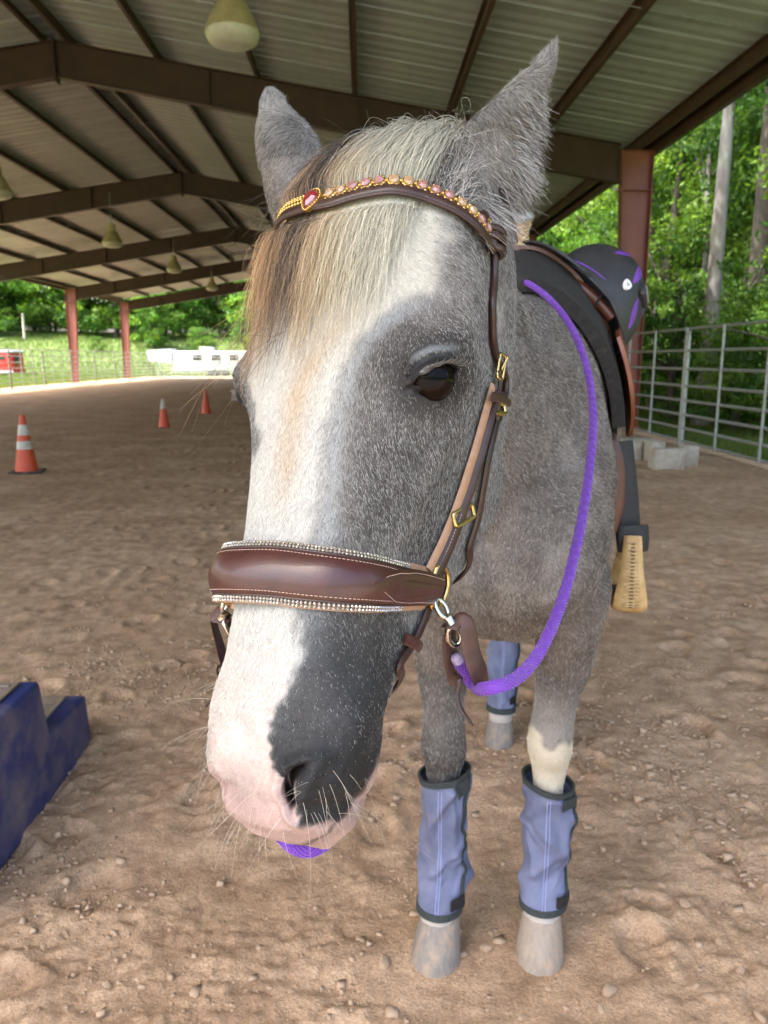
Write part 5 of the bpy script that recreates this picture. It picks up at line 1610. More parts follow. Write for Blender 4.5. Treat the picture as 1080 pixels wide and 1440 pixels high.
# concho, loops and knot where browband meets the cheek cord
c, n = hit(673, 318); n = smooth_frame(c); u = C2W @ np.array([0, 1, 0]); u = u - n * (u @ n); u /= np.linalg.norm(u); w = np.cross(n, u)
for fl in (False, True):
    cc, n2_, u2 = sided(c + n * .007, n + C2W @ np.array([.25, .1, -.2]), u, fl)
    n2_ = n2_ / np.linalg.norm(n2_); u2 = u2 - n2_ * (u2 @ n2_); u2 /= np.linalg.norm(u2); w2 = np.cross(n2_, u2)
    a = np.linspace(0, 2 * PI, 30, endpoint=False)
    R_ = lambda r, z: np.array([cc + u2 * math.cos(t) * r * 1.45 + w2 * math.sin(t) * r + n2_ * z for t in a])
    mb = MB(); mb.loft(np.array([R_(.0075, -.002), R_(.0078, .001), R_(.0068, .0028), R_(.003, .0036)])); badd(mb, 'rosette', M['brownl'], 50)
    mb = MB(); mb.loft(np.array([R_(.0022, .003), R_(.0024, .0048), R_(.0012, .0056)])); badd(mb, 'rosette_stud', M['brass'], 50)
    for (px, py, rr, tilt) in ((686, 344, .0120, .3), (688, 356, .0105, -.15), (689, 334, .0105, .5)):
        hc, hn = hit(px, py)
        hn = smooth_frame(hc)
        c3, n3, u3 = sided(hc + hn * .004, hn, C2W @ np.array([tilt, 1, .2]), fl)
        u3 = u3 / np.linalg.norm(u3); s3 = np.cross(u3, n3); s3 /= np.linalg.norm(s3)
        aa = np.linspace(0, 2 * PI, 24, endpoint=False)
        P = np.array([c3 + s3 * math.cos(t) * rr + n3 * math.sin(t) * rr * .75 for t in aa])
        mb = MB(); mb.tube(P, .0036, 8, closed=True, flat=1.0); badd(mb, 'knot_loop', M['brownl'])
# headpiece over the poll behind the ears
hp = []
for t in np.linspace(-1, 1, 25):
    s0 = -.045 + .075 * abs(t) ** 2; q = H(s0, -.02 - .12 * abs(t) ** 2, .085 * t)
    loc, nn, ii, dd = bvh.find_nearest(Vector(q)); hp.append((np.array(loc), np.array(nn)))
hP, hN_ = smoothpath(np.array([a + b * .003 for a, b in hp]), np.array([b for _, b in hp]), 50, 5)
mb = MB(); mb.ribbon(hP, hN_, .016, .004, .001); badd(mb, 'headpiece', M['brownl'])

# ================================================================== REIN with snap and slobber strap
def rope_mesh(path, r=.0055, pitch=.06):
    P = resample(catmull(np.array(path), 160), 420)
    for _ in range(40): P[1:-1] = P[1:-1] * .5 + (P[:-2] + P[2:]) * .25
    P = resample(P, 420)
    T = np.gradient(P, axis=0); T /= np.linalg.norm(T, axis=1)[:, None]
    u = np.cross(T[0], [0, 0, 1.0]); u /= np.linalg.norm(u)
    U = []
    for t in T:
        u = u - t * (u @ t); u /= np.linalg.norm(u); U.append(u)
    U = np.array(U); Wv = np.cross(T, U)
    Ls = np.r_[0, np.cumsum(np.linalg.norm(np.diff(P, axis=0), axis=1))]
    nst = max(300, int(Ls[-1] / .0024))
    d = np.linspace(0, Ls[-1], nst)
    iP, iU, iW = interp_cols(d, Ls, P), interp_cols(d, Ls, U), interp_cols(d, Ls, Wv)
    mb = MB()
    mb.tube(P, r * .93, 14)
    for sg in (1, -1):
        for k in range(11):
            a = sg * 2 * PI * d / pitch + k * 2 * PI / 11
            rr = r * (.93 + .045 * np.sin(11 * d * 2 * PI / pitch * 2 + (PI if sg > 0 else 0)))
            Q = iP + iU * (np.cos(a) * rr)[:, None] + iW * (np.sin(a) * rr)[:, None]
            mb.tube(Q, r * .15, 4, caps=False)
    return mb, P
def depth_clear(rows, clr):
    out = []
    for x, y, d in rows:
        a, n = hit(x, y)
        if a is not None:
            dd = project(a)[1]
            if d > dd - clr and dd > .5: d = float(dd) - clr
        out.append(W(x, y, d))
    return out
def set_of_rein(rope_path, flip, label, nm='rein'):
    root = empty('rein', RINGC if not flip else mir(RINGC), 0, label, 'rein', 'reins clipped to the bridle')
    def add(mb, name, m, smooth=50):
        o = mb.build(name, m, None, smooth); return adopt(o, root)
    OFS = FAROFF if flip else np.zeros(3)
    mm = (lambda p: mir(p) + OFS) if flip else (lambda p: np.asarray(p))
    # snap
    A = [W(606, 836, .580), W(617, 850, .578), W(624, 864, .580), W(629, 880, .584), W(634, 902, .590)]
    A = [RINGC + (p - A[0]) - C2W @ np.array([0, .013, .004]) for p in A]
    ax = A[2] - A[0]; ax /= np.linalg.norm(ax)
    b0 = A[0] + ax * .022; Lh = np.linalg.norm(A[4] - b0); bx = (A[4] - b0) / Lh
    S0 = b0 + bx * (Lh * .62); e1 = W(668, 955, .618) - W(634, 880, .590)
    rope_path = [mm(S0 + e1 * .50 + C2W @ np.array([-.006, 0, -.001])), mm(S0 + e1 * .70 + C2W @ np.array([-.004, -.001, -.001])), mm(S0 + e1 * .86 + C2W @ np.array([.002, -.009, -.001]))] + list(rope_path[3:])
    mb, P = rope_mesh(rope_path); add(mb, 'rope', M['rope'], 60)
    vw = C2W @ np.array([.2, .1, -1.0])
    mb = MB(); aa = np.linspace(0, 2 * PI, 26, endpoint=False)
    sd = np.cross(ax, vw); sd /= np.linalg.norm(sd)
    mb.tube(np.array([mm(A[0] + ax * .006 + ax * math.cos(t) * .0085 + (sd * .75 + vw * .5) * math.sin(t) * .0062) for t in aa]), .0021, 8, closed=True); add(mb, 'swivel_eye', M['steel'], 60)
    mb = MB(); q = [A[0] + ax * z for z in (.0135, .0145, .018, .0215, .0225)]
    mb.tube(np.array([mm(p) for p in q]), [.0030, .0048, .0042, .0050, .0034], 14); add(mb, 'swivel_barrel', M['steel'], 40)
    mb = MB(); b0 = A[0] + ax * .022; b1 = A[4]; bx = b1 - b0; Lh = np.linalg.norm(bx); bx /= Lh; bs = np.cross(bx, vw); bs /= np.linalg.norm(bs)
    hook = [b0, b0 + bx * .004 + bs * .0045, b0 + bx * .011 + bs * .0058, b0 + bx * (Lh - .006) + bs * .0052, b0 + bx * Lh + bs * .002, b0 + bx * Lh - bs * .003, b0 + bx * (Lh - .005) - bs * .0055, b0 + bx * (Lh * .55) - bs * .0052]
    mb.tube(catmull(np.array([mm(p) for p in hook]), 40), np.interp(np.linspace(0, 1, 40), [0, .2, .8, 1], [.0034, .0026, .0024, .0016]), 10); add(mb, 'snap_hook', M['steel'], 60)
    mb = MB(); mb.tube(np.array([mm(b0 - bs * .0035 + bx * .001), mm(b0 + bx * (Lh * .6) - bs * .005)]), [.0018, .0013], 8); add(mb, 'snap_gate', M['steel'], 60)
    # slobber strap: folded leather round the hook and the rope
    S0 = b0 + bx * (Lh * .62)
    e1 = W(668, 955, .618) - W(634, 880, .590)
    front = [S0 + C2W @ np.array([-.004, .010, -.003]), S0 + C2W @ np.array([.008, .013, -.010]), S0 + e1 * .35 + C2W @ np.array([.006, .004, -.013]), S0 + e1 * .7 + C2W @ np.array([.006, 0, -.014]), S0 + e1 * 1.06 + C2W @ np.array([.004, -.001, -.010])]
    back = [S0 + C2W @ np.array([-.004, .010, -.003]), S0 + C2W @ np.array([-.005, .002, .006]), S0 + e1 * .35 + C2W @ np.array([-.010, -.004, .008]), S0 + e1 * .7 + C2W @ np.array([-.014, -.003, .008]), S0 + e1 * .95 + C2W @ np.array([-.016, -.002, .006])]
    nrm = C2W @ np.array([.45, .25, -.85])
    for nm_, pp, wd in (('slobber_strap', front, .0205), ('slobber_strap', back, .0190)):
        P_ = catmull(np.array(pp), 26); N_ = np.tile(nrm, (26, 1)); N_[:6] = interp_cols(np.linspace(0, 1, 6), [0, 1], np.array([C2W @ np.array([-.2, .9, -.3]), nrm]))
        w_ = wd * np.interp(np.linspace(0, 1, 26), [0, .25, .75, .93, 1], [.72, .85, 1, .85, .35])
        if flip: P_ = np.array([mm(p) for p in P_]); N_ = np.array([mirv(v) for v in N_])
        mb = MB(); mb.ribbon(P_, N_, w_, .0026, .0008, 9); add(mb, nm_, M['maroon2'])
    rv = S0 + e1 * .86 + C2W @ np.array([.004, 0, -.0165])
    mb = MB(); mb.loft(np.array([[mm(rv + (C2W @ np.array([math.cos(t), math.sin(t), 0])) * r_ + nrm * z) for t in np.linspace(0, 2 * PI, 14, endpoint=False)] for r_, z in ((.002, 0), (.002, .0008), (.001, .0014))])); add(mb, 'rivet', M['brass'])
    lace = [S0 + e1 * .62 + C2W @ np.array([-.012, -.006, -.006])] + [W(*q) for q in ((641, 948, .612), (637, 968, .612), (640, 988, .61), (648, 1003, .607), (661, 1019, .603))]
    lace[1:] = [p + (S0 + e1 * .62 - W(650, 925, .612)) * .6 for p in lace[1:]]
    P_ = catmull(np.array(lace), 40)
    if flip: P_ = np.array([mm(p) for p in P_])
    mb = MB(); mb.ribbon(P_, np.tile(nrm if not flip else mirv(nrm), (40, 1)), np.interp(np.linspace(0, 1, 40), [0, .8, 1], [.0052, .0042, .0012]), .0020, .0003, 7); add(mb, 'lace', M['brownl'])
    # white-whipped rope end
    mb = MB(); d0 = P[0] - P[8]; d0 /= np.linalg.norm(d0)
    mb.tube(np.array([P[0] - d0 * .002, P[0] + d0 * .003, P[0] + d0 * .006, P[0] + d0 * .0075]), [.0050, .0053, .0045, .003], 14); add(mb, 'rope_end', M['rawend'])
    return root
rp1 = [W(650, 930, .622), W(655, 943, .624), W(666, 957, .626), W(690, 967, .632)] + depth_clear([(725, 956, .66), (757, 920, .71), (783, 865, .77), (803, 800, .84), (820, 720, .93), (831, 640, 1.04), (834, 580, 1.14), (826, 520, 1.24), (806, 465, 1.34)], .012) + depth_clear([(780, 428, 1.42), (752, 404, 1.50), (730, 393, 1.55)], .055)
rp1.append(W(708, 390, 1.57)); rp1.append(W(690, 396, 1.6))
set_of_rein(rp1, False, 'purple braided rope rein hanging in a loop from the near ring up to the saddle')
rp2 = [0, 0, 0, W(330, 1060, .70), W(384, 1160, .662), W(408, 1199, .648), W(438, 1210, .645), W(466, 1184, .655), W(505, 1100, .70), W(520, 1000, .80), W(500, 900, .98), W(440, 740, 1.3), B(.02, -.26, 1.1), B(.18, -.26, 1.3), B(.16, -.10, 1.56)]
set_of_rein(rp2, True, 'purple braided rope rein that dips below the pink chin from the far ring')
# ------------------------------------------------------------------ hair
hm.calc_loop_triangles()
TRI = np.empty(len(hm.loop_triangles) * 3, np.int32); hm.loop_triangles.foreach_get('vertices', TRI); TRI = TRI.reshape(-1, 3)
TA = V[TRI]
tar = .5 * np.linalg.norm(np.cross(TA[:, 1] - TA[:, 0], TA[:, 2] - TA[:, 0]), axis=1)
tcn = TA.mean(1)
tnm = NRM[TRI].mean(1)
th_ = toH(tcn)
thead = (th_[:, 0] > -.16) & (tcn[:, 1] < .98) & (th_[:, 1] > -.30)
vd = CPOS - tcn; dist = np.linalg.norm(vd, axis=1)
facing = (np.einsum('ij,ij->i', vd, tnm) / dist) > -.15
def sample(wgt, n):
    p = wgt / wgt.sum()
    i = RNG.choice(len(TRI), n, p=p)
    u = RNG.random((n, 2)); sw = u.sum(1) > 1; u[sw] = 1 - u[sw]
    w = np.column_stack([1 - u.sum(1), u])
    P = np.einsum('ij,ijk->ik', w, TA[i]); N = np.einsum('ij,ijk->ik', w, NRM[TRI[i]])
    return P, N / np.linalg.norm(N, axis=1)[:, None]
def flow(P):
    h = toH(P)
    s, n, l = h[:, 0], h[:, 1], h[:, 2]
    head = (s > -.2) & (P[:, 1] < 1.0) & (n > -.3)
    d = np.tile(HW[:, 0], (len(P), 1)) + HW[:, 2] * (l * 5)[:, None] - HW[:, 1] * (.35 + 0 * l)[:, None]
    # eye: hair sweeps round it
    up = (s < .165) & (n > -.08)
    d = d - (up * .6)[:, None] * HW[:, 0]
    ear = P[:, 2] > 1.60
    ed = np.array([.15, -.2, 1.0])
    m = sstep(1.585, 1.63, P[:, 2])[:, None] * head[:, None]
    d = d * (1 - m) + ed * m
    # body: neck back and down; legs down
    t = sstep(.9, 1.05, P[:, 1])[:, None]
    bd = bB * .75 + np.array([0, 0, -.7])
    lg = sstep(.85, .7, P[:, 2])[:, None]
    bd = bd * (1 - lg) + np.array([0, 0, -1.0]) * lg
    nk = np.array([.15, .8, -.7])
    d = np.where(head[:, None], d, d * (1 - t) + bd * t)
    w = np.column_stack([fbm(P * 16, 2, 31), fbm(P * 16, 2, 32), fbm(P * 16, 2, 33)])
    return d / np.linalg.norm(d, axis=1)[:, None] + w * .35
def short_coat(name, wgt, n, length, rad, lift, kseg=4, white=(.48, .465, .44), jitter=.28):
    P, N = sample(wgt, n)
    c, wch, lf = coat(P, N)
    d = flow(P) + RNG.normal(0, jitter, (n, 3))
    d -= N * np.einsum('ij,ij->i', d, N)[:, None]
    d /= np.linalg.norm(d, axis=1)[:, None] + 1e-9
    L = length * lf * RNG.uniform(.6, 1.25, n)
    t = np.linspace(0, 1, kseg)
    lift = lift * RNG.uniform(.5, 1.6, n)
    S = P[:, None] - N[:, None] * .0004 + d[:, None] * (L[:, None] * t)[..., None] + N[:, None] * (L[:, None] * (lift[:, None] * (t - .45 * t ** 2)))[..., None]
    isw = RNG.random(n) < wch
    hi = np.array(white)
    br = np.clip(c.mean(1), 0, 1)
    lightc = np.maximum(c * 1.08, hi * RNG.uniform(.55, 1.05, n)[:, None] * np.where(br > .35, 0, 1)[:, None])
    dark = c * RNG.uniform(.35, 1.0, n)[:, None]
    colr = np.where(isw[:, None], lightc, dark)
    keep = lf > .17
    o = hair_object(name, S[keep], np.full(keep.sum(), rad) * RNG.uniform(.7, 1.25, keep.sum()), np.clip(colr[keep], .003, .9), M['hair'], .25)
    return adopt(o, horse)
vis = np.where(facing, 1.0, .22)
short_coat('face_coat', tar * thead * vis * (tcn[:, 2] < 1.66), 400000, .0050, .000135, .30)
earm = thead & (tcn[:, 2] > 1.56)
short_coat('ear_fur', tar * earm * vis, 46000, .0085, .00014, .40, 5, jitter=.22)
near = 1 / np.maximum(dist, .9) ** 2
short_coat('body_coat', tar * ~thead * near * np.where(facing, 1, .15) * (tcn[:, 2] > .12), 230000, .0085, .00027, .28)

# long hair: strand bundles over the forehead
def drape(P0, dirs, n, step, lift, grav=.25, stick=1.0):
    """grow a guide over the skull: goes along dirs, kept just above the skin"""
    P = [np.array(P0)]
    d = np.array(dirs, float)
    for k in range(n - 1):
        q = P[-1] + d / np.linalg.norm(d) * step
        loc, nn, ii, dd = bvh.find_nearest(Vector(q))
        loc = np.array(loc); nn = np.array(nn)
        sgn = (q - loc) @ nn
        lf = lift * min(1, (k + 1) / 4)
        if sgn < lf: q = loc + nn * lf
        elif stick and sgn < .03: q = q - nn * (sgn - lf) * .35 * stick
        P.append(q)
        d = d / np.linalg.norm(d) * (1 - grav) + np.array([0, -.05, -1.0]) * grav * .25 + (q - P[-2]) / step * grav
    return np.array(P)
def forelock_cols(x, n):
    """colour across the forelock: x -1 (horse's right) .. +1"""
    xs = [-1.0, -.72, -.56, -.44, -.24, -.10, .2, .55, 1.0]
    cs = np.array([(.50, .31, .16), (.54, .35, .19), (.40, .25, .14), (.085, .066, .06), (.12, .095, .08), (.50, .345, .20), (.60, .47, .30), (.66, .61, .46), (.64, .61, .50)])
    c = interp_cols(x + RNG.normal(0, .09, n), xs, cs)
    return c * (RNG.uniform(.38, 1.2, n) ** .8)[:, None]
guides, gx, gtop = [], [], []
NP = 22
for k in range(760):
    x = RNG.uniform(-1, 1)
    s0 = RNG.uniform(-.035, .035)
    l0 = x * .056 + .006
    st = H(s0, .05, l0)
    a, nn, ii, dd = bvh.ray_cast(Vector(st), Vector(-HW[:, 1]))
    if a is None: continue
    if x < -.35 and RNG.random() < .35: continue
    tgt_l = -.024 + x * .060 + RNG.normal(0, .017)
    Ltot = RNG.uniform(.15, .255) * (1.0 if x < .3 else .92)
    d = HW[:, 0] * 1.0 + HW[:, 2] * ((tgt_l - l0) / .22) + HW[:, 1] * .55
    g = drape(np.array(a), d, NP, Ltot / NP, RNG.uniform(.003, .013), .2)
    guides.append(g); gx.append(x)
guides = np.array(guides); gx = np.array(gx)
def children(guides, gx, n, spread, tipspread, wav, colfn, rad, jit=(.4, 1.15)):
    global gxs_
    gi = RNG.integers(0, len(guides), n)
    gxs_ = gx[gi] + RNG.normal(0, .06, n)
    g = guides[gi]
    k = g.shape[1]
    t = np.linspace(0, 1, k)
    off = RNG.normal(0, 1, (n, 3))
    sp = (spread * (1 - t) + tipspread * t)
    S = g + off[:, None] * sp[None, :, None]
    ph = RNG.uniform(0, 6.28, (n, 3)); fr = RNG.uniform(4, 11, (n, 3))
    S = S + (np.sin(ph[:, None] + fr[:, None] * t[None, :, None]) * (wav * t)[None, :, None])
    cut = RNG.uniform(.5, 1.0, n)
    idx = cut[:, None] * t[None] * (k - 1)
    i0 = np.clip(idx.astype(int), 0, k - 2); f = (idx - i0)[..., None]
    ar = np.arange(n)[:, None]
    S = S[ar, i0] * (1 - f) + S[ar, i0 + 1] * f
    return S, colfn(gx[gi], n), np.full(n, rad) * RNG.uniform(.7, 1.3, n)
gxs_ = None
S, c, r = children(guides, gx, 10000, .0022, .0046, .0052, forelock_cols, .00019)
def press(S):
    Q = S.reshape(-1, 3)
    d2 = ((Q[:, None, :] - bP[None, ::2]) ** 2).sum(-1) if len(Q) < 2000 else None
    out = Q.copy()
    B2, n2_ = bP[::2] - bs_up[::2] * .002, bn[::2]
    for i0 in range(0, len(Q), 20000):
        q = Q[i0:i0 + 20000]
        d = ((q[:, None, :] - B2[None]) ** 2).sum(-1)
        j = d.argmin(1)
        n = n2_[j]; hgt = ((q - B2[j]) * n).sum(1)
        tang = np.sqrt(np.maximum(d[np.arange(len(q)), j] - hgt ** 2, 0))
        w = 1 - sstep(.010, .030, tang)
        over = np.maximum(hgt + .0035, 0) * w
        out[i0:i0 + 20000] = q - n * over[:, None]
    return out.reshape(S.shape)
S = press(S)
root = np.where((np.repeat(gxs_[:, None], 3, 1) < -.16), np.array([.085, .075, .07]), np.array([.54, .51, .42])) * RNG.uniform(.5, 1.15, len(c))[:, None]
tw = sstep(.36, .58, np.linspace(0, 1, S.shape[1]))[None, :, None]
c = root[:, None] * (1 - tw) + c[:, None] * tw
fo = hair_object('forelock', S, r, c, M['hair'], .35); adopt(fo, horse)
# crown tuft: short mane hair standing between the ears and falling to both sides
tg, tx = [], []
for k in range(260):
    x = RNG.uniform(-1, 1)
    a, nn, ii, dd = bvh.ray_cast(Vector(H(RNG.uniform(-.06, .0), .06, x * .062)), Vector(-HW[:, 1]))
    if a is None: continue
    d = HW[:, 0] * RNG.uniform(.1, .9) + HW[:, 2] * (x * .5 + RNG.normal(0, .25)) + HW[:, 1] * RNG.uniform(.5, 1.0)
    tg.append(drape(np.array(a), d, 12, RNG.uniform(.004, .0075), .006, .35, .6)); tx.append(x)
S, c, r = children(np.array(tg), np.array(tx), 3600, .003, .007, .004, lambda x, n: np.where((x + RNG.normal(0, .08, n) < -.12)[:, None], np.array([.10, .09, .083]), np.array([.54, .51, .41])) * RNG.uniform(.45, 1.15, n)[:, None], .00017)
adopt(hair_object('crown_tuft', S, r, c, M['hair'], .3), horse)
# stray wisps off the crown and past the far eye
st = []
for k in range(170):
    px, py = (RNG.uniform(440, 610), RNG.uniform(205, 235)) if k < 60 else ((RNG.uniform(365, 440), RNG.uniform(250, 340)) if k < 110 else (RNG.uniform(335, 400), RNG.uniform(400, 480)))
    a, n = hit(px, py)
    if a is None: continue
    d = n * .8 + RNG.normal(0, .5, 3) + (HW[:, 1] * .3 + np.array([0, 0, .5]) if k < 60 else (-HW[:, 2] * .8 if k < 110 else -HW[:, 2] * .5 + HW[:, 0] * 1.2))
    d /= np.linalg.norm(d)
    L = RNG.uniform(.02, .05) if k < 110 else RNG.uniform(.03, .085)
    t = np.linspace(0, 1, 10)[:, None]
    cv = RNG.normal(0, .5, 3)
    st.append(a + d * L * t + cv * L * t ** 2 * .6 + np.array([0, 0, -1]) * L * .5 * t ** 2)
st = np.array(st)
cc = np.where((np.arange(len(st)) < 110)[:, None], np.array([.12, .10, .085]), np.array([.36, .24, .13])) * RNG.uniform(.6, 1.4, len(st))[:, None]
adopt(hair_object('stray_hair', st, np.full(len(st), .00016), cc, M['hair'], .5), horse)
# long fringe on the near ear's edge and tuft behind it
fr, fc = [], []
for k in range(2600):
    u = RNG.random()
    if u < .75:
        q = RNG.random(); x0 = np.interp(q, [0, .35, .7, 1], [764, 752, 735, 690]); y0 = np.interp(q, [0, .35, .7, 1], [140, 210, 270, 318])
        x0 += -abs(RNG.normal(0, 16)); y0 += RNG.normal(0, 8)
        d = C2W @ np.array([.75, -.25 - .5 * q, .1]); L = RNG.uniform(.010, .024) * (.6 + .7 * q)
    else:
        x0, y0 = RNG.uniform(606, 660), RNG.uniform(196, 290)
        d = C2W @ np.array([.1, .6, -.2]) + RNG.normal(0, .3, 3); L = RNG.uniform(.012, .03)
    a, n = hit(x0, y0)
    if a is None or a[1] > 1.1: continue
    d = d + n * .35 + RNG.normal(0, .2, 3); d /= np.linalg.norm(d)
    t = np.linspace(0, 1, 6)[:, None]
    fr.append(a + d * L * t + RNG.normal(0, .3, 3) * L * t ** 2 * .5 + np.array([0, 0, -1]) * L * .25 * t ** 2)
    w = RNG.random()
    fc.append((np.array([.62, .62, .6]) if w < .35 else np.array([.24, .21, .19]) if w < .75 else np.array([.09, .075, .07])) * RNG.uniform(.7, 1.1))
adopt(hair_object('ear_fringe', np.array(fr), np.full(len(fr), .00018), np.array(fc), M['hair'], .3), horse)
# eyelashes and whiskers
ls, lc = [], []
for c, n, u, v in eyes:
    for k in range(150):
        x = RNG.uniform(-.75, .95) * EH
        b0 = c + u * x + v * (.0098 * (1 - (x / EH) ** 2) ** .62 + .001) + n * .0125
        d = n * .8 - v * .55 + u * (.25 + x * 12) + RNG.normal(0, .1, 3); d /= np.linalg.norm(d)
        L = RNG.uniform(.010, .017); t = np.linspace(0, 1, 6)[:, None]
        ls.append(b0 + d * L * t + v * L * .5 * t ** 2)
        lc.append(np.array([.10, .095, .09]) * RNG.uniform(.4, 2.2))
adopt(hair_object('eyelash', np.array(ls), np.full(len(ls), .00026), np.array(lc), M['hair'], .2), horse)
wk, wc = [], []
for k in range(85):
    reg = RNG.random()
    if reg < .45: px, py = RNG.uniform(300, 400), RNG.uniform(1085, 1180)
    elif reg < .8: px, py = RNG.uniform(420, 525), RNG.uniform(1080, 1165)
    else: px, py = RNG.uniform(292, 320), RNG.uniform(950, 1080)
    a, n = hit(px, py)
    if a is None or a[1] > 1: continue
    d = n + RNG.normal(0, .35, 3) + np.array([0, 0, -.45]); d /= np.linalg.norm(d)
    L = RNG.uniform(.010, .034) if RNG.random() < .8 else RNG.uniform(.03, .06); t = np.linspace(0, 1, 9)[:, None]
    wk.append(a + d * L * t + np.array([RNG.normal(0, .15), 0, -.35]) * L * t ** 2)
    wc.append(np.array([.62, .55, .45]) * RNG.uniform(.5, 1.1))
adopt(hair_object('whisker', np.array(wk), np.full(len(wk), .00011), np.array(wc), M['hair'], .35), horse)
# tail
tl = []
for k in range(900):
    b0 = B(1.38, RNG.normal(0, .018), 1.25 + RNG.normal(0, .03))
    t = np.linspace(0, 1, 12)[:, None]
    sp = RNG.normal(0, .05)
    L = RNG.uniform(.6, .95)
    tl.append(b0 + bB * (.13 * np.sin(t * 2.2)) + bR * sp * t + np.array([0, 0, -1]) * L * t ** 1.25)
adopt(hair_object('tail', np.array(tl), np.full(len(tl), .0011), np.array([.09, .08, .075]) * RNG.uniform(.5, 3, (len(tl), 1)), M['hair'], .4), horse)
# ================================================================== SADDLE, PAD, HELMET, LEG WRAPS
M['felt'] = mat('black_felt', (.010, .0095, .009), .95, col2=(.020, .0185, .017), nscale=120, bscale=700, bstr=.7, bdist=.002, dirt=((.05, .042, .036), 40, .55, .8))
M['saddle'] = mat('saddle_leather', (.100, .030, .014), .38, col2=(.065, .019, .010), nscale=10, bscale=350, bstr=.15, bdist=.001, rvar=.08, coat=.15)
M['saddle_l'] = mat('light_saddle_leather', (.20, .062, .027), .45, col2=(.14, .042, .019), nscale=14, bscale=350, bstr=.15, bdist=.001, rvar=.08)
M['blackl'] = mat('black_nylon', (.008, .008, .0095), .6, col2=(.014, .014, .016), nscale=80, bscale=500, bstr=.3, bdist=.001)
M['rawhide'] = mat('rawhide', (.56, .38, .16), .5, col2=(.42, .27, .10), nscale=40, bscale=260, bstr=.25, bdist=.001, rvar=.1)
M['rawlace'] = mat('rawhide_lacing', (.62, .47, .25), .55, col2=(.30, .19, .08), nscale=90)
def shellgrid(t0, t1, phi0, phi1, off, thick, front=None, nt=40, npz=60, nz=0.0, seed=0):
    """sheet lying over the trunk between two angles; front(phi) shifts the leading edge"""
    ph = np.linspace(phi0, phi1, npz)
    top = []; bot = []
    for p in ph:
        ta = t0 + (front(p) if front else 0); tb = t1 - (front(p) * .6 if front else 0)
        tt = np.linspace(ta, tb, nt)
        top.append([trunk(t, p, off + thick) for t in tt]); bot.append([trunk(t, p, off) for t in tt])
    top, bot = np.array(top), np.array(bot)
    if nz:
        d = fbm(top.reshape(-1, 3) * 22, 3, seed).reshape(top.shape[:2])
        top = top + (top - bot) / np.linalg.norm(top - bot, axis=2)[..., None] * (d * nz)[..., None]
    mb = MB()
    ring = np.concatenate([top, bot[:, ::-1]], 1)
    mb.loft(ring); return mb
pad = shellgrid(.105, .92, -1.42, 1.42, .008, .026, lambda p: -.03 * math.cos(p * 1.2) + .02 * abs(p), nz=.003, seed=70).build('saddle_pad', M['felt'], None, 50, 'thick black felt saddle pad under the brown saddle', 'saddle pad')
sd = empty('saddle', B(.45, 0, 1.5), 0, 'brown leather western saddle with a rawhide wrapped horn on the horse back', 'saddle')
def sadd(mb, name, m, smooth=45, parent=None):
    o = mb.build(name, m, None, smooth)
    if parent is None: return adopt(o, sd)
    o.parent = parent; return o
def blobtop(mb_pts): pass
# skirts
sk = shellgrid(.21, .86, -1.02, 1.02, .036, .008, lambda p: .06 * abs(p) ** 3, nz=.001, seed=71); sadd(sk, 'skirt', M['saddle'])
# lower rounded skirt leaf on the near side, lighter
for s in (1, -1):
    mb = MB(); R = []
    for u in np.linspace(0, 1, 20):
        w_ = .12 * math.sqrt(max(.02, 1 - (u - .35) ** 2 / .45))
        p = s * (1.0 + .52 * u)
        R.append([trunk(.27 + v * w_, p, .058 - .004 * u) for v in np.linspace(-1, 1, 16)] + [trunk(.27 + v * w_, p, .050 - .004 * u) for v in np.linspace(1, -1, 16)])
    mb.loft(np.array(R)); sadd(mb, 'skirt_leaf', M['saddle_l'])
# swell: fork of the saddle, lofted across
mb = MB(); R = []
for r in np.linspace(-.19, .19, 30):
    a = abs(r) / .19
    z0 = 1.475 - .10 * a ** 2.2; z1 = 1.575 - .085 * a ** 2.4
    c = (z0 + z1) / 2; hh = (z1 - z0) / 2 + .012; dd = .062 * math.sqrt(max(.06, 1 - a ** 3))
    R.append([B(.29 + dd * math.cos(q), r, c + hh * math.sin(q)) for q in np.linspace(0, 2 * PI, 24, endpoint=False)])
mb.loft(np.array(R)); sadd(mb, 'swell', M['saddle'])
# gullet binding roll on the front of the swell
mb = MB(); mb.tube(catmull(np.array([B(.225 + .01 * abs(q), q * .19, 1.535 - .10 * abs(q) ** 2.2) for q in np.linspace(-1, 1, 9)]), 40), .013, 10); sadd(mb, 'gullet_roll', M['saddle'])
# seat and cantle
mb = MB(); R = []
for t in np.linspace(.30, .80, 26):
    u = (t - .30) / .50
    zc = 1.535 - .045 * math.sin(u * PI) + .075 * u ** 4
    wd = .15 + .05 * math.sin(u * PI * .9)
    R.append([B(t, wd * math.sin(q), zc - .10 * (1 - math.cos(q)) * .9) for q in np.linspace(-1.5, 1.5, 30)] + [B(t, wd * .9 * math.sin(q), zc - .025 - .10 * (1 - math.cos(q)) * .9) for q in np.linspace(1.5, -1.5, 30)])
mb.loft(np.array(R)); sadd(mb, 'seat', M['saddle_l'])
mb = MB(); R = []
for r in np.linspace(-.18, .18, 26):
    a = abs(r) / .18
    zc = 1.62 - .12 * a ** 2.5
    R.append([B(.80 - .05 * a * a + .02 * math.cos(q) + .03 * (math.sin(q) > 0), r, zc - .04 + .05 * math.sin(q)) for q in np.linspace(0, 2 * PI, 18, endpoint=False)])
mb.loft(np.array(R)); sadd(mb, 'cantle', M['saddle'])
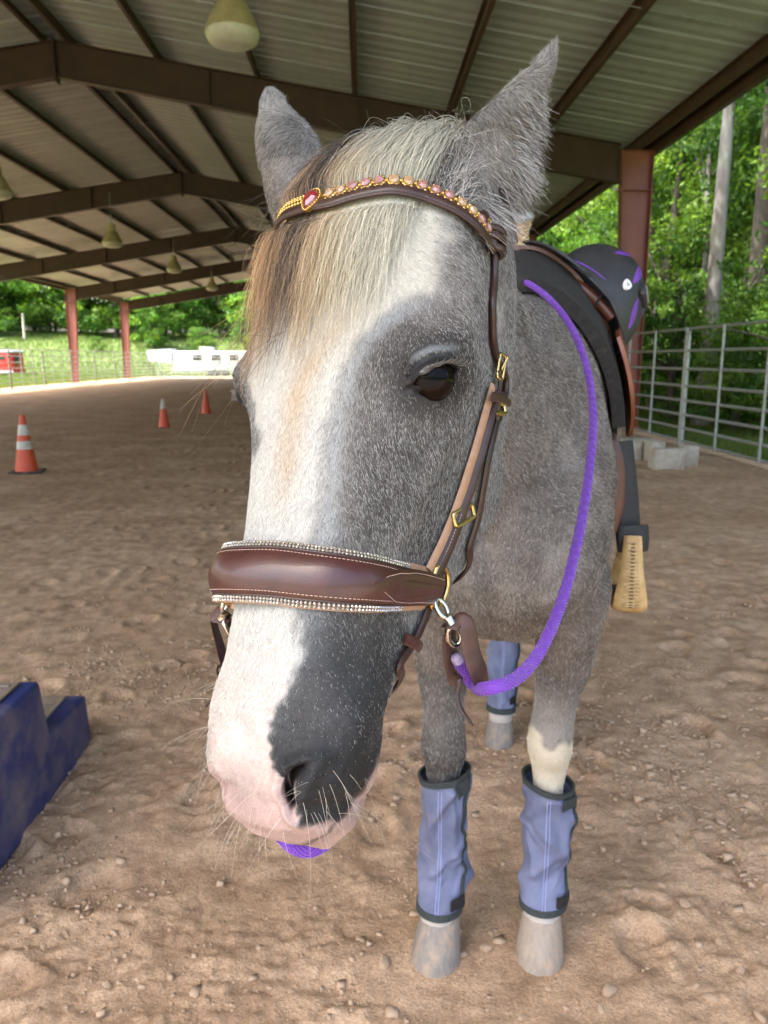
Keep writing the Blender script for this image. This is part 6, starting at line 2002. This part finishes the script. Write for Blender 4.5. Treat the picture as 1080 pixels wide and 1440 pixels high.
# horn wrapped with rawhide
hb = B(.25, -.010, 1.545); ht = B(.215, -.014, 1.660)
ax = ht - hb; ax /= np.linalg.norm(ax)
x_ = np.cross(ax, [0, 1, 0]); x_ /= np.linalg.norm(x_); y_ = np.cross(ax, x_)
mb = MB(); pr = [(.030, 0), (.023, .018), (.0195, .045), (.0195, .070), (.025, .085), (.032, .093), (.034, .100), (.030, .106), (.012, .109)]
mb.loft(np.array([[hb + ax * z + (x_ * math.cos(q) + y_ * math.sin(q)) * r for q in np.linspace(0, 2 * PI, 24, endpoint=False)] for r, z in pr])); hn = sadd(mb, 'horn', M['rawhide'], 50)
mb = MB()
for sg in (1, -1):                                          # braided wrap
    for k in range(5):
        z = np.linspace(.008, .086, 26); a = sg * z * 95 + k * 2 * PI / 5
        rr = np.interp(z, [p[1] for p in pr], [p[0] for p in pr]) + .0012
        mb.tube(np.array([hb + ax * zz + (x_ * math.cos(q) + y_ * math.sin(q)) * r for zz, q, r in zip(z, a, rr)]), .0030, 6)
o = mb.build('horn_braid', M['rawlace'], hn, 60)
mb = MB(); mb.loft(np.array([[hb + ax * z + (x_ * math.cos(q) + y_ * math.sin(q)) * r for q in np.linspace(0, 2 * PI, 24, endpoint=False)] for r, z in ((.0325, .094), (.0355, .100), (.0325, .1065), (.027, .110))])); mb.build('horn_rim', M['galv'], hn, 50)
# fenders, stirrup leathers, cinch straps
def strapP(pts, nrm, w, th, name, m, parent=None, n=40):
    P = catmull(np.array(pts), n); N = np.tile(np.asarray(nrm, float), (n, 1)) if np.ndim(nrm) == 1 else interp_cols(np.linspace(0, 1, n), np.linspace(0, 1, len(nrm)), nrm)
    mb = MB(); mb.ribbon(P, N, np.interp(np.linspace(0, 1, n), np.linspace(0, 1, len(np.atleast_1d(w))), np.atleast_1d(w)), th, .001, 9); return sadd(mb, name, m, 45, parent)
for s in (1, -1):
    nr = bR * s - bB * .25
    strapP([trunk(.44, s * .75, .05), trunk(.43, s * 1.05, .055), B(.43, s * 0.213, 1.15), B(.42, s * 0.230, 1.02), B(.41, s * 0.240, .945)], [bR * s + np.array([0, 0, .6]), bR * s, bR * s], [.10, .15, .17, .10, .07], .006, 'fender', M['saddle'])
    strapP([B(.40, s * 0.228, 1.16), B(.395, s * 0.243, 1.05), B(.39, s * 0.253, .955), B(.385, s * 0.258, .905)], nr * .5 - bB, [.055, .06, .065, .060], .012, 'stirrup_leather', M['blackl'])
    strapP([B(.37, s * 0.263, .965), B(.365, s * 0.266, .935), B(.365, s * 0.266, .905)], nr * .5 - bB, [.075, .078, .075], .016, 'stirrup_keeper', M['blackl'])
    strapP([B(.33, s * 0.190, 1.20), B(.325, s * 0.220, 1.12), B(.33, s * 0.228, 1.03), B(.335, s * 0.221, .955)], nr * .4 - bB, [.030, .030, .028, .014], .004, 'latigo_tail', M['saddle'])
    strapP([trunk(.34, s * .90, .05), trunk(.33, s * 1.25, .045), B(.33, s * 0.173, 1.05), trunk(.33, s * 2.2, .02), trunk(.33, s * 2.75, .012)], [bR * s + np.array([0, 0, .4]), bR * s, bR * s, bR * s - np.array([0, 0, .8]), np.array([0, 0, -1.0])], [.045, .045, .05, .10, .10], .006, 'cinch', M['blackl'])
    mb = MB(); c = B(.315, s * 0.190, 1.165); aa = np.linspace(0, 2 * PI, 24, endpoint=False)
    mb.tube(np.array([c + bB * math.cos(t) * .035 + np.array([0, 0, 1]) * math.sin(t) * .035 for t in aa]), .005, 8, closed=True); sadd(mb, 'cinch_ring', M['steel'])
    # saddle strings and small tie
    strapP([trunk(.27, s * .55, .055), trunk(.265, s * .85, .055), B(.27, s * 0.190, 1.19), B(.272, s * 0.196, 1.07)], nr * .4 - bB, [.012, .012, .010, .006], .003, 'saddle_string', M['brownl'])
# stirrups: bell shaped, rawhide covered, laced down the outer branches
for s in (1, -1):
    c0 = B(.378, s * 0.263, .945)
    e = (C2W @ np.array([.20, 0, .98])) if s > 0 else (C2W @ np.array([-.1, 0, .98]))
    e = e - np.array([0, 0, 1]) * e[2]; e /= np.linalg.norm(e)                # from the front branch to the rear branch
    f = np.cross([0, 0, 1.0], e)
    dn = np.array([0, 0, -1.0])
    st = empty('stirrup', c0, 0); st.parent = sd; st.matrix_parent_inverse = Matrix.Translation(sd.location).inverted()
    def q(o): o.parent = st; o.matrix_parent_inverse = Matrix.Translation(Vector(c0)).inverted(); return o
    # one swept band: front branch, tread, rear branch
    P, Wd, Nn = [], [], []
    for u in np.linspace(-1, 1, 61):
        x = u
        if abs(x) < .30: off = .067 * x / .30; z = .168
        else:
            k = (abs(x) - .30) / .70
            off = math.copysign(.067 - .030 * k ** 1.4 + .006 * math.sin(k * PI), x); z = .168 * (1 - k) ** 1.0
        if .22 < abs(x) < .38: z -= .008 * (1 - abs(abs(x) - .30) / .08)
        P.append(c0 + e * (off + .0) + dn * z + f * 0)
        Wd.append(np.interp(abs(x), [0, .3, .42, .7, 1], [.078, .078, .074, .050, .040]))
        nn = e * (off / .067) + dn * (1 - min(1, abs(x) / .36)) * 1.2
        Nn.append(nn / (np.linalg.norm(nn) + 1e-9))
    mb = MB(); mb.ribbon(np.array(P), np.array(Nn), np.array(Wd), .011, .002, 9); q(mb.build('stirrup_band', M['rawhide'], None, 50))
    P, Nn, Wd = map(np.array, (P, Nn, Wd))
    mb = MB(); hl = MB()
    T_, n_, s_ = frames(P, Nn)
    for i in list(range(2, 21)) + list(range(40, 59)):
        a = P[i] + n_[i] * .0135
        for sg in (-1, 1):
            mb.tube([a + s_[i] * sg * .0035 + T_[i] * .0002, a + s_[i] * sg * (Wd[i] * .27) + T_[i] * .0022 - n_[i] * .0006], .0019, 5)
        mb.tube([a - s_[i] * .0036, a + s_[i] * .0036], .0016, 5)
        hl.tube([a - s_[i] * .005 + T_[i] * .003 - n_[i] * .0012, a + s_[i] * .005 + T_[i] * .003 - n_[i] * .0012], .0017, 5)
    tag(q(mb.build('lacing', M['rawlace'], None, 50)), kind='stuff'); tag(q(hl.build('lace_gap', M['brownl'], None, 50)), kind='stuff')
    mb = MB(); mb.tube([c0 - e * .042 + dn * .006, c0 + e * .042 + dn * .006], .009, 12); q(mb.build('stirrup_bolt', M['steel'], None, 50))
    mb = MB(); mb.box((0, 0, 0), (.066, .11, .012), np.stack([f, e, [0, 0, 1]], 1), .004); mb.v = [tuple(np.array(v) + c0 + dn * .150) for v in mb.v]; q(mb.build('tread', M['blackl'], None, 50))

# --- riding helmet hung over the near side of the seat
M['helm'] = mat('matt_black_shell', (.018, .019, .021), .48, col2=(.026, .027, .03), nscale=30, bscale=600, bstr=.05, rvar=.06)
M['violet'] = mat('violet_inset', (.155, .045, .36), .5, col2=(.12, .03, .29), nscale=40)
M['liner'] = mat('black_liner', (.010, .010, .012), .9, col2=(.02, .014, .03), nscale=60)
M['badge'] = mat('white_badge', (.78, .78, .78), .35, col2=(.7, .7, .7), nscale=60)
M['ink'] = mat('black_print', (.015, .015, .015), .5, col2=(.02, .02, .02), nscale=60)
hc = W(832, 429, 1.68)
hz = C2W @ np.array([.66, .70, .16]); hz /= np.linalg.norm(hz)          # dome direction
hx = C2W @ np.array([-.77, .60, -.22]); hx -= hz * (hx @ hz); hx /= np.linalg.norm(hx)   # front of the helmet
hy = np.cross(hz, hx)
HB = np.stack([hx, hy, hz], 1)
helm = empty('riding_helmet', hc, 0, 'matt black riding helmet with violet vents hung on the saddle', 'helmet')
def hp(u, v, k=1.0, cut=0.0):
    """u azimuth from front, v from rim (0) to crown (1)"""
    a, b, hgt = .118, .094, .134
    lat = v * PI / 2
    z = hgt * math.sin(lat)
    r = math.cos(lat) ** .82
    x, y = a * r * math.cos(u), b * r * math.sin(u)
    if math.cos(u) < 0: z -= .034 * (-math.cos(u)) * (1 - v)                 # lower at the nape
    z -= .016 * abs(math.sin(u)) ** 2 * (1 - v)
    ridge = 1 + .022 * math.cos(4 * u) * math.sin(lat * 2) 
    return hc + HB @ (np.array([x, y, z]) * k * np.array([ridge, ridge, 1]))
def hadd(mb, name, m, smooth=50): return adopt(mb.build(name, m, None, smooth), helm)
nu, nv = 64, 22
us = np.linspace(0, 2 * PI, nu, endpoint=False); vs = np.linspace(0, .985, nv)
mb = MB()
outer = [[hp(u, v) for u in us] for v in vs]
inner = [[hp(u, v, .90) for u in us] for v in vs[::-1]]
mb.loft(np.array(outer)); hadd(mb, 'shell', M['helm'])
mb = MB(); mb.loft(np.array([[hp(u, 0, .985) + hz * .001 for u in us], [hp(u, 0, .80) + hz * .012 for u in us], [hp(u, 0, .70) + hz * .045 for u in us], [hp(u, 0, .4) + hz * .085 for u in us]])); hadd(mb, 'liner', M['liner'])
mb = MB(); mb.tube(np.array([hp(u, 0, .995) for u in us]), .0045, 8, closed=True); hadd(mb, 'rim', M['helm'])
def patch(u0, u1, v0, v1, name, m, k=1.004, th=.002, pw=1.0, vw_=.12):
    mb = MB(); R = []
    for s_ in np.linspace(0, 1, 14):
        w_ = math.sin(PI * (s_ * .88 + .06)) ** pw
        uc = u0 + (u1 - u0) * s_; v = v0 + (v1 - v0) * s_
        R.append([hp(uc + q * w_, v, k) for q in np.linspace(-vw_, vw_, 7)] + [hp(uc + q * w_, v, k - .02) for q in np.linspace(vw_, -vw_, 7)])
    mb.loft(np.array(R)); return hadd(mb, name, m)
# find which side faces the camera
side = 1 if (hy @ (C2W @ np.array([0, 0, -1.0]))) > 0 else -1
for sg in (1, -1):
    for (u0, u1, v0, v1) in ((.95, 1.25, .46, .84), (1.70, 1.75, .34, .80), (2.30, 2.05, .08, .32), (2.65, 2.60, .36, .78)):
        patch(sg * side * u0, sg * side * u1, v0, v1, 'vent', M['violet'])
    patch(sg * side * .35, sg * side * 1.25, .04, .10, 'lower_trim', M['violet'], 1.006, pw=.5)
patch(0, 0, .62, .86, 'vent', M['violet'])
# peak
mb = MB(); R = []
for q in np.linspace(-1.05, 1.05, 30):
    a0 = hp(q, .02, 1.0); ext = .088 * math.cos(q * 1.25) ** .6 if abs(q) < 1.2 else 0
    d = HB @ np.array([math.cos(q * .6), math.sin(q * .6), -.42])
    R.append([a0 + hz * .004, a0 + d * ext * .5 + hz * .003, a0 + d * ext, a0 + d * ext - hz * .006, a0 + d * ext * .5 - hz * .004, a0 - hz * .004])
mb.loft(np.array(R)); hadd(mb, 'peak', M['helm'])
# badge, dial housing and harness
c = hp(side * 1.62, .24, 1.012); n = c - hp(side * 1.62, .24, .9); n /= np.linalg.norm(n)
u_ = hz - n * (hz @ n); u_ /= np.linalg.norm(u_); w_ = np.cross(n, u_)
shp = [(-.010, .008), (-.006, .0115), (0, .0135), (.006, .0115), (.010, .008), (.0098, -.002), (.0065, -.0095), (0, -.0140), (-.0065, -.0095), (-.0098, -.002)]
mb = MB(); mb.loft(np.array([[c + w_ * x + u_ * y + n * z for x, y in shp] for z in (-.003, .002)])); bd = hadd(mb, 'badge', M['badge'], 30)
mb = MB()
for (x0, y0, x1, y1) in ((-.0045, .0030, .0045, .0010), (.0005, .0020, -.0005, -.0050)):
    mb.tube([c + w_ * x0 + u_ * y0 + n * .0022, c + w_ * x1 + u_ * y1 + n * .0022], .0009, 5)
o = mb.build('badge_mark', M['ink'], bd, 50)
mb = MB(); cc = hp(side * 2.2, .45, 1.0); nn = cc - hp(side * 2.2, .45, .9); nn /= np.linalg.norm(nn); uu = np.cross(nn, hz); uu /= np.linalg.norm(uu)
mb.box((0, 0, 0), (.046, .034, .014), np.stack([uu, np.cross(nn, uu), nn], 1), .004); mb.v = [tuple(np.array(v) + cc) for v in mb.v]; hadd(mb, 'goggle_clip', M['helm'])
for k in (-1, 0, 1):
    mb = MB(); mb.box((0, 0, 0), (.036, .003, .003), np.stack([uu, np.cross(nn, uu), nn], 1), .001); mb.v = [tuple(np.array(v) + cc + nn * .0085 + np.cross(nn, uu) * k * .008) for v in mb.v]; hadd(mb, 'clip_rib', M['galv'])
mb = MB(); P = catmull(np.array([hp(side * 1.4, 0, .93), hp(side * 1.5, 0, .8) - hz * .05, hp(side * 1.6, 0, .5) - hz * .085, hp(-side * 1.6, 0, .5) - hz * .08, hp(-side * 1.5, 0, .85) - hz * .03, hp(-side * 1.4, 0, .93)]), 40)
mb.ribbon(P, np.tile(hx, (40, 1)), .014, .002); hadd(mb, 'chin_strap', M['blackl'])

# --- mesh leg wraps on all four legs
M['wrap'] = mat('blue_mesh_fabric', (.105, .120, .195), .75, col2=(.165, .186, .295), nscale=14, bscale=1400, bstr=.5, bdist=.0012, dirt=((.24, .19, .17), 13, .58, .85))
M['wrapedge'] = mat('dark_binding', (.020, .028, .028), .8, col2=(.035, .043, .042), nscale=120, bscale=900, bstr=.4, bdist=.001)
M['wrapseam'] = mat('pale_seam', (.30, .33, .55), .8, col2=(.24, .27, .48), nscale=200)
def leg_centre(rows, side, z):
    P = np.array([(B(t, side * r, zz)) for t, r, zz, _, _ in rows]); o = np.argsort(P[:, 2]); P = P[o]
    return np.array([np.interp(z, P[:, 2], P[:, 0]), np.interp(z, P[:, 2], P[:, 1]), z])
def wrap(rows, side, z0, z1, label, seed, r0=.054, seam=.0, tilt=0.0):
    t = empty('leg_wrap', leg_centre(rows, side, z0), 0, label, 'leg wrap', 'blue mesh leg wraps')
    n, m = 90, 72
    us = np.linspace(0, 1, n); an = np.linspace(0, 2 * PI, m, endpoint=False)
    R = []; Ri = []
    rs = np.random.default_rng(seed)
    fl = [(rs.uniform(0, 2 * PI), rs.uniform(.1, .9), rs.uniform(-7, 7), rs.uniform(.006, .014) * rs.choice([-1, 1, 1]), rs.uniform(.16, .42)) for _ in range(30)]
    for u in us:
        z = z0 + (z1 - z0) * u
        c = leg_centre(rows, side, max(z, .11)); c[2] = z
        r = r0 * np.interp(u, [0, .06, .3, .55, .8, .95, 1], [.96, .95, .90, .88, .94, 1.03, 1.06])
        ring = []; ri = []
        for a in an:
            d = 0
            for (a0, u0, sl_, am, wd) in fl:
                da = (a - a0 - sl_ * (u - u0) + PI) % (2 * PI) - PI
                d += am * math.exp(-(da / wd) ** 2 - ((u - u0) / .20) ** 2)
            d = max(d, -.005) * .85 + .002
            d += .0016 * math.sin(9 * u + 3 * a + seed) + .0012 * math.sin(23 * u - 2 * a)
            if u > .93 or u < .05: d *= .35
            q = np.array([math.sin(a), -math.cos(a), 0]) @ Rz(-BYAW).T
            zz = z + tilt * math.sin(a) * (u > .5) * (u - .5) * .06
            ring.append(np.array([c[0], c[1], zz]) + q * (r + d))
        R.append(ring)
    R = np.array(R)
    def add(mb, nm, mm, s=60):
        o = mb.build(nm, mm, None, s); return adopt(o, t)
    cen = R.mean(1, keepdims=True)
    inn = cen + (R - cen) * .955
    mb = MB(); mb.grid(R, close=True); mb.grid(inn, close=True, flip=True)
    add(mb, 'fabric', M['wrap'], 75)
    k = 5
    for rows_, nm in ((R[-k:], 'top_binding'), (R[:k], 'bottom_binding')):
        c_ = rows_.mean(1, keepdims=True)
        o_ = c_ + (rows_ - c_) * 1.035; i_ = c_ + (rows_ - c_) * .93
        mb = MB(); ring = np.concatenate([o_, i_[::-1], o_[:1]], 0); mb.grid(ring, close=True); add(mb, nm, M['wrapedge'], 60)
    # front seam (two rows) and the closure edge at the side
    for da in (-.06, .06):
        j = lambda u: ((seam + da) % (2 * PI)) / (2 * PI) * m
        P = []
        for i in range(4, n - 6):
            x = j(us[i]); a0 = int(x) % m; f_ = x - int(x); q = R[i, a0] * (1 - f_) + R[i, (a0 + 1) % m] * f_
            P.append(q + (q - cen[i, 0]) * .012)
        mb = MB(); mb.tube(np.array(P), .0011, 6); add(mb, 'seam', M['wrapseam'])
    P, N = [], []
    for i in range(3, n - 2):
        x = (1.35 + .10 * math.sin(us[i] * 13 + seed) + .05 * math.sin(us[i] * 29)) / (2 * PI) * m; a0 = int(x) % m; f_ = x - int(x); q = R[i, a0] * (1 - f_) + R[i, (a0 + 1) % m] * f_
        d = q - cen[i, 0]; P.append(q + d * .02); N.append(d / np.linalg.norm(d))
    mb = MB(); mb.ribbon(np.array(P), np.array(N), .011, .004, .001, 7); add(mb, 'closure_edge', M['wrapedge'])
    # grip tabs top and bottom
    for uu, h_ in ((.10, .03), (.9, .03)):
        i = int(uu * n); P, N = [], []
        for x in np.linspace(.10 * m, .22 * m, 12):
            a0 = int(x) % m; f_ = x - int(x); q = R[i, a0] * (1 - f_) + R[i, (a0 + 1) % m] * f_; d = q - cen[i, 0]; P.append(q + d * .07); N.append(d / np.linalg.norm(d))
        mb = MB(); mb.ribbon(np.array(P), np.array(N), h_, .003, .0005, 7); add(mb, 'grip_tab', M['wrapedge'] if uu > .5 else M['felt'])
wrap(FL, 1, .112, .408, 'blue mesh wrap below the white knee of the horse', 3, .0545, .1, -.4)
wrap(FR, -1, .108, .436, 'blue mesh wrap on the dark front leg with a seam down its middle', 8, .0535, .05, .4)
wrap(HL, 1, .115, .47, 'blue mesh wrap on the near hind leg hidden behind the white kneed leg', 5, .054, .0)
wrap(HL, -1, .115, .52, 'blue mesh wrap on the hind leg seen between the front legs', 12, .054, .0)
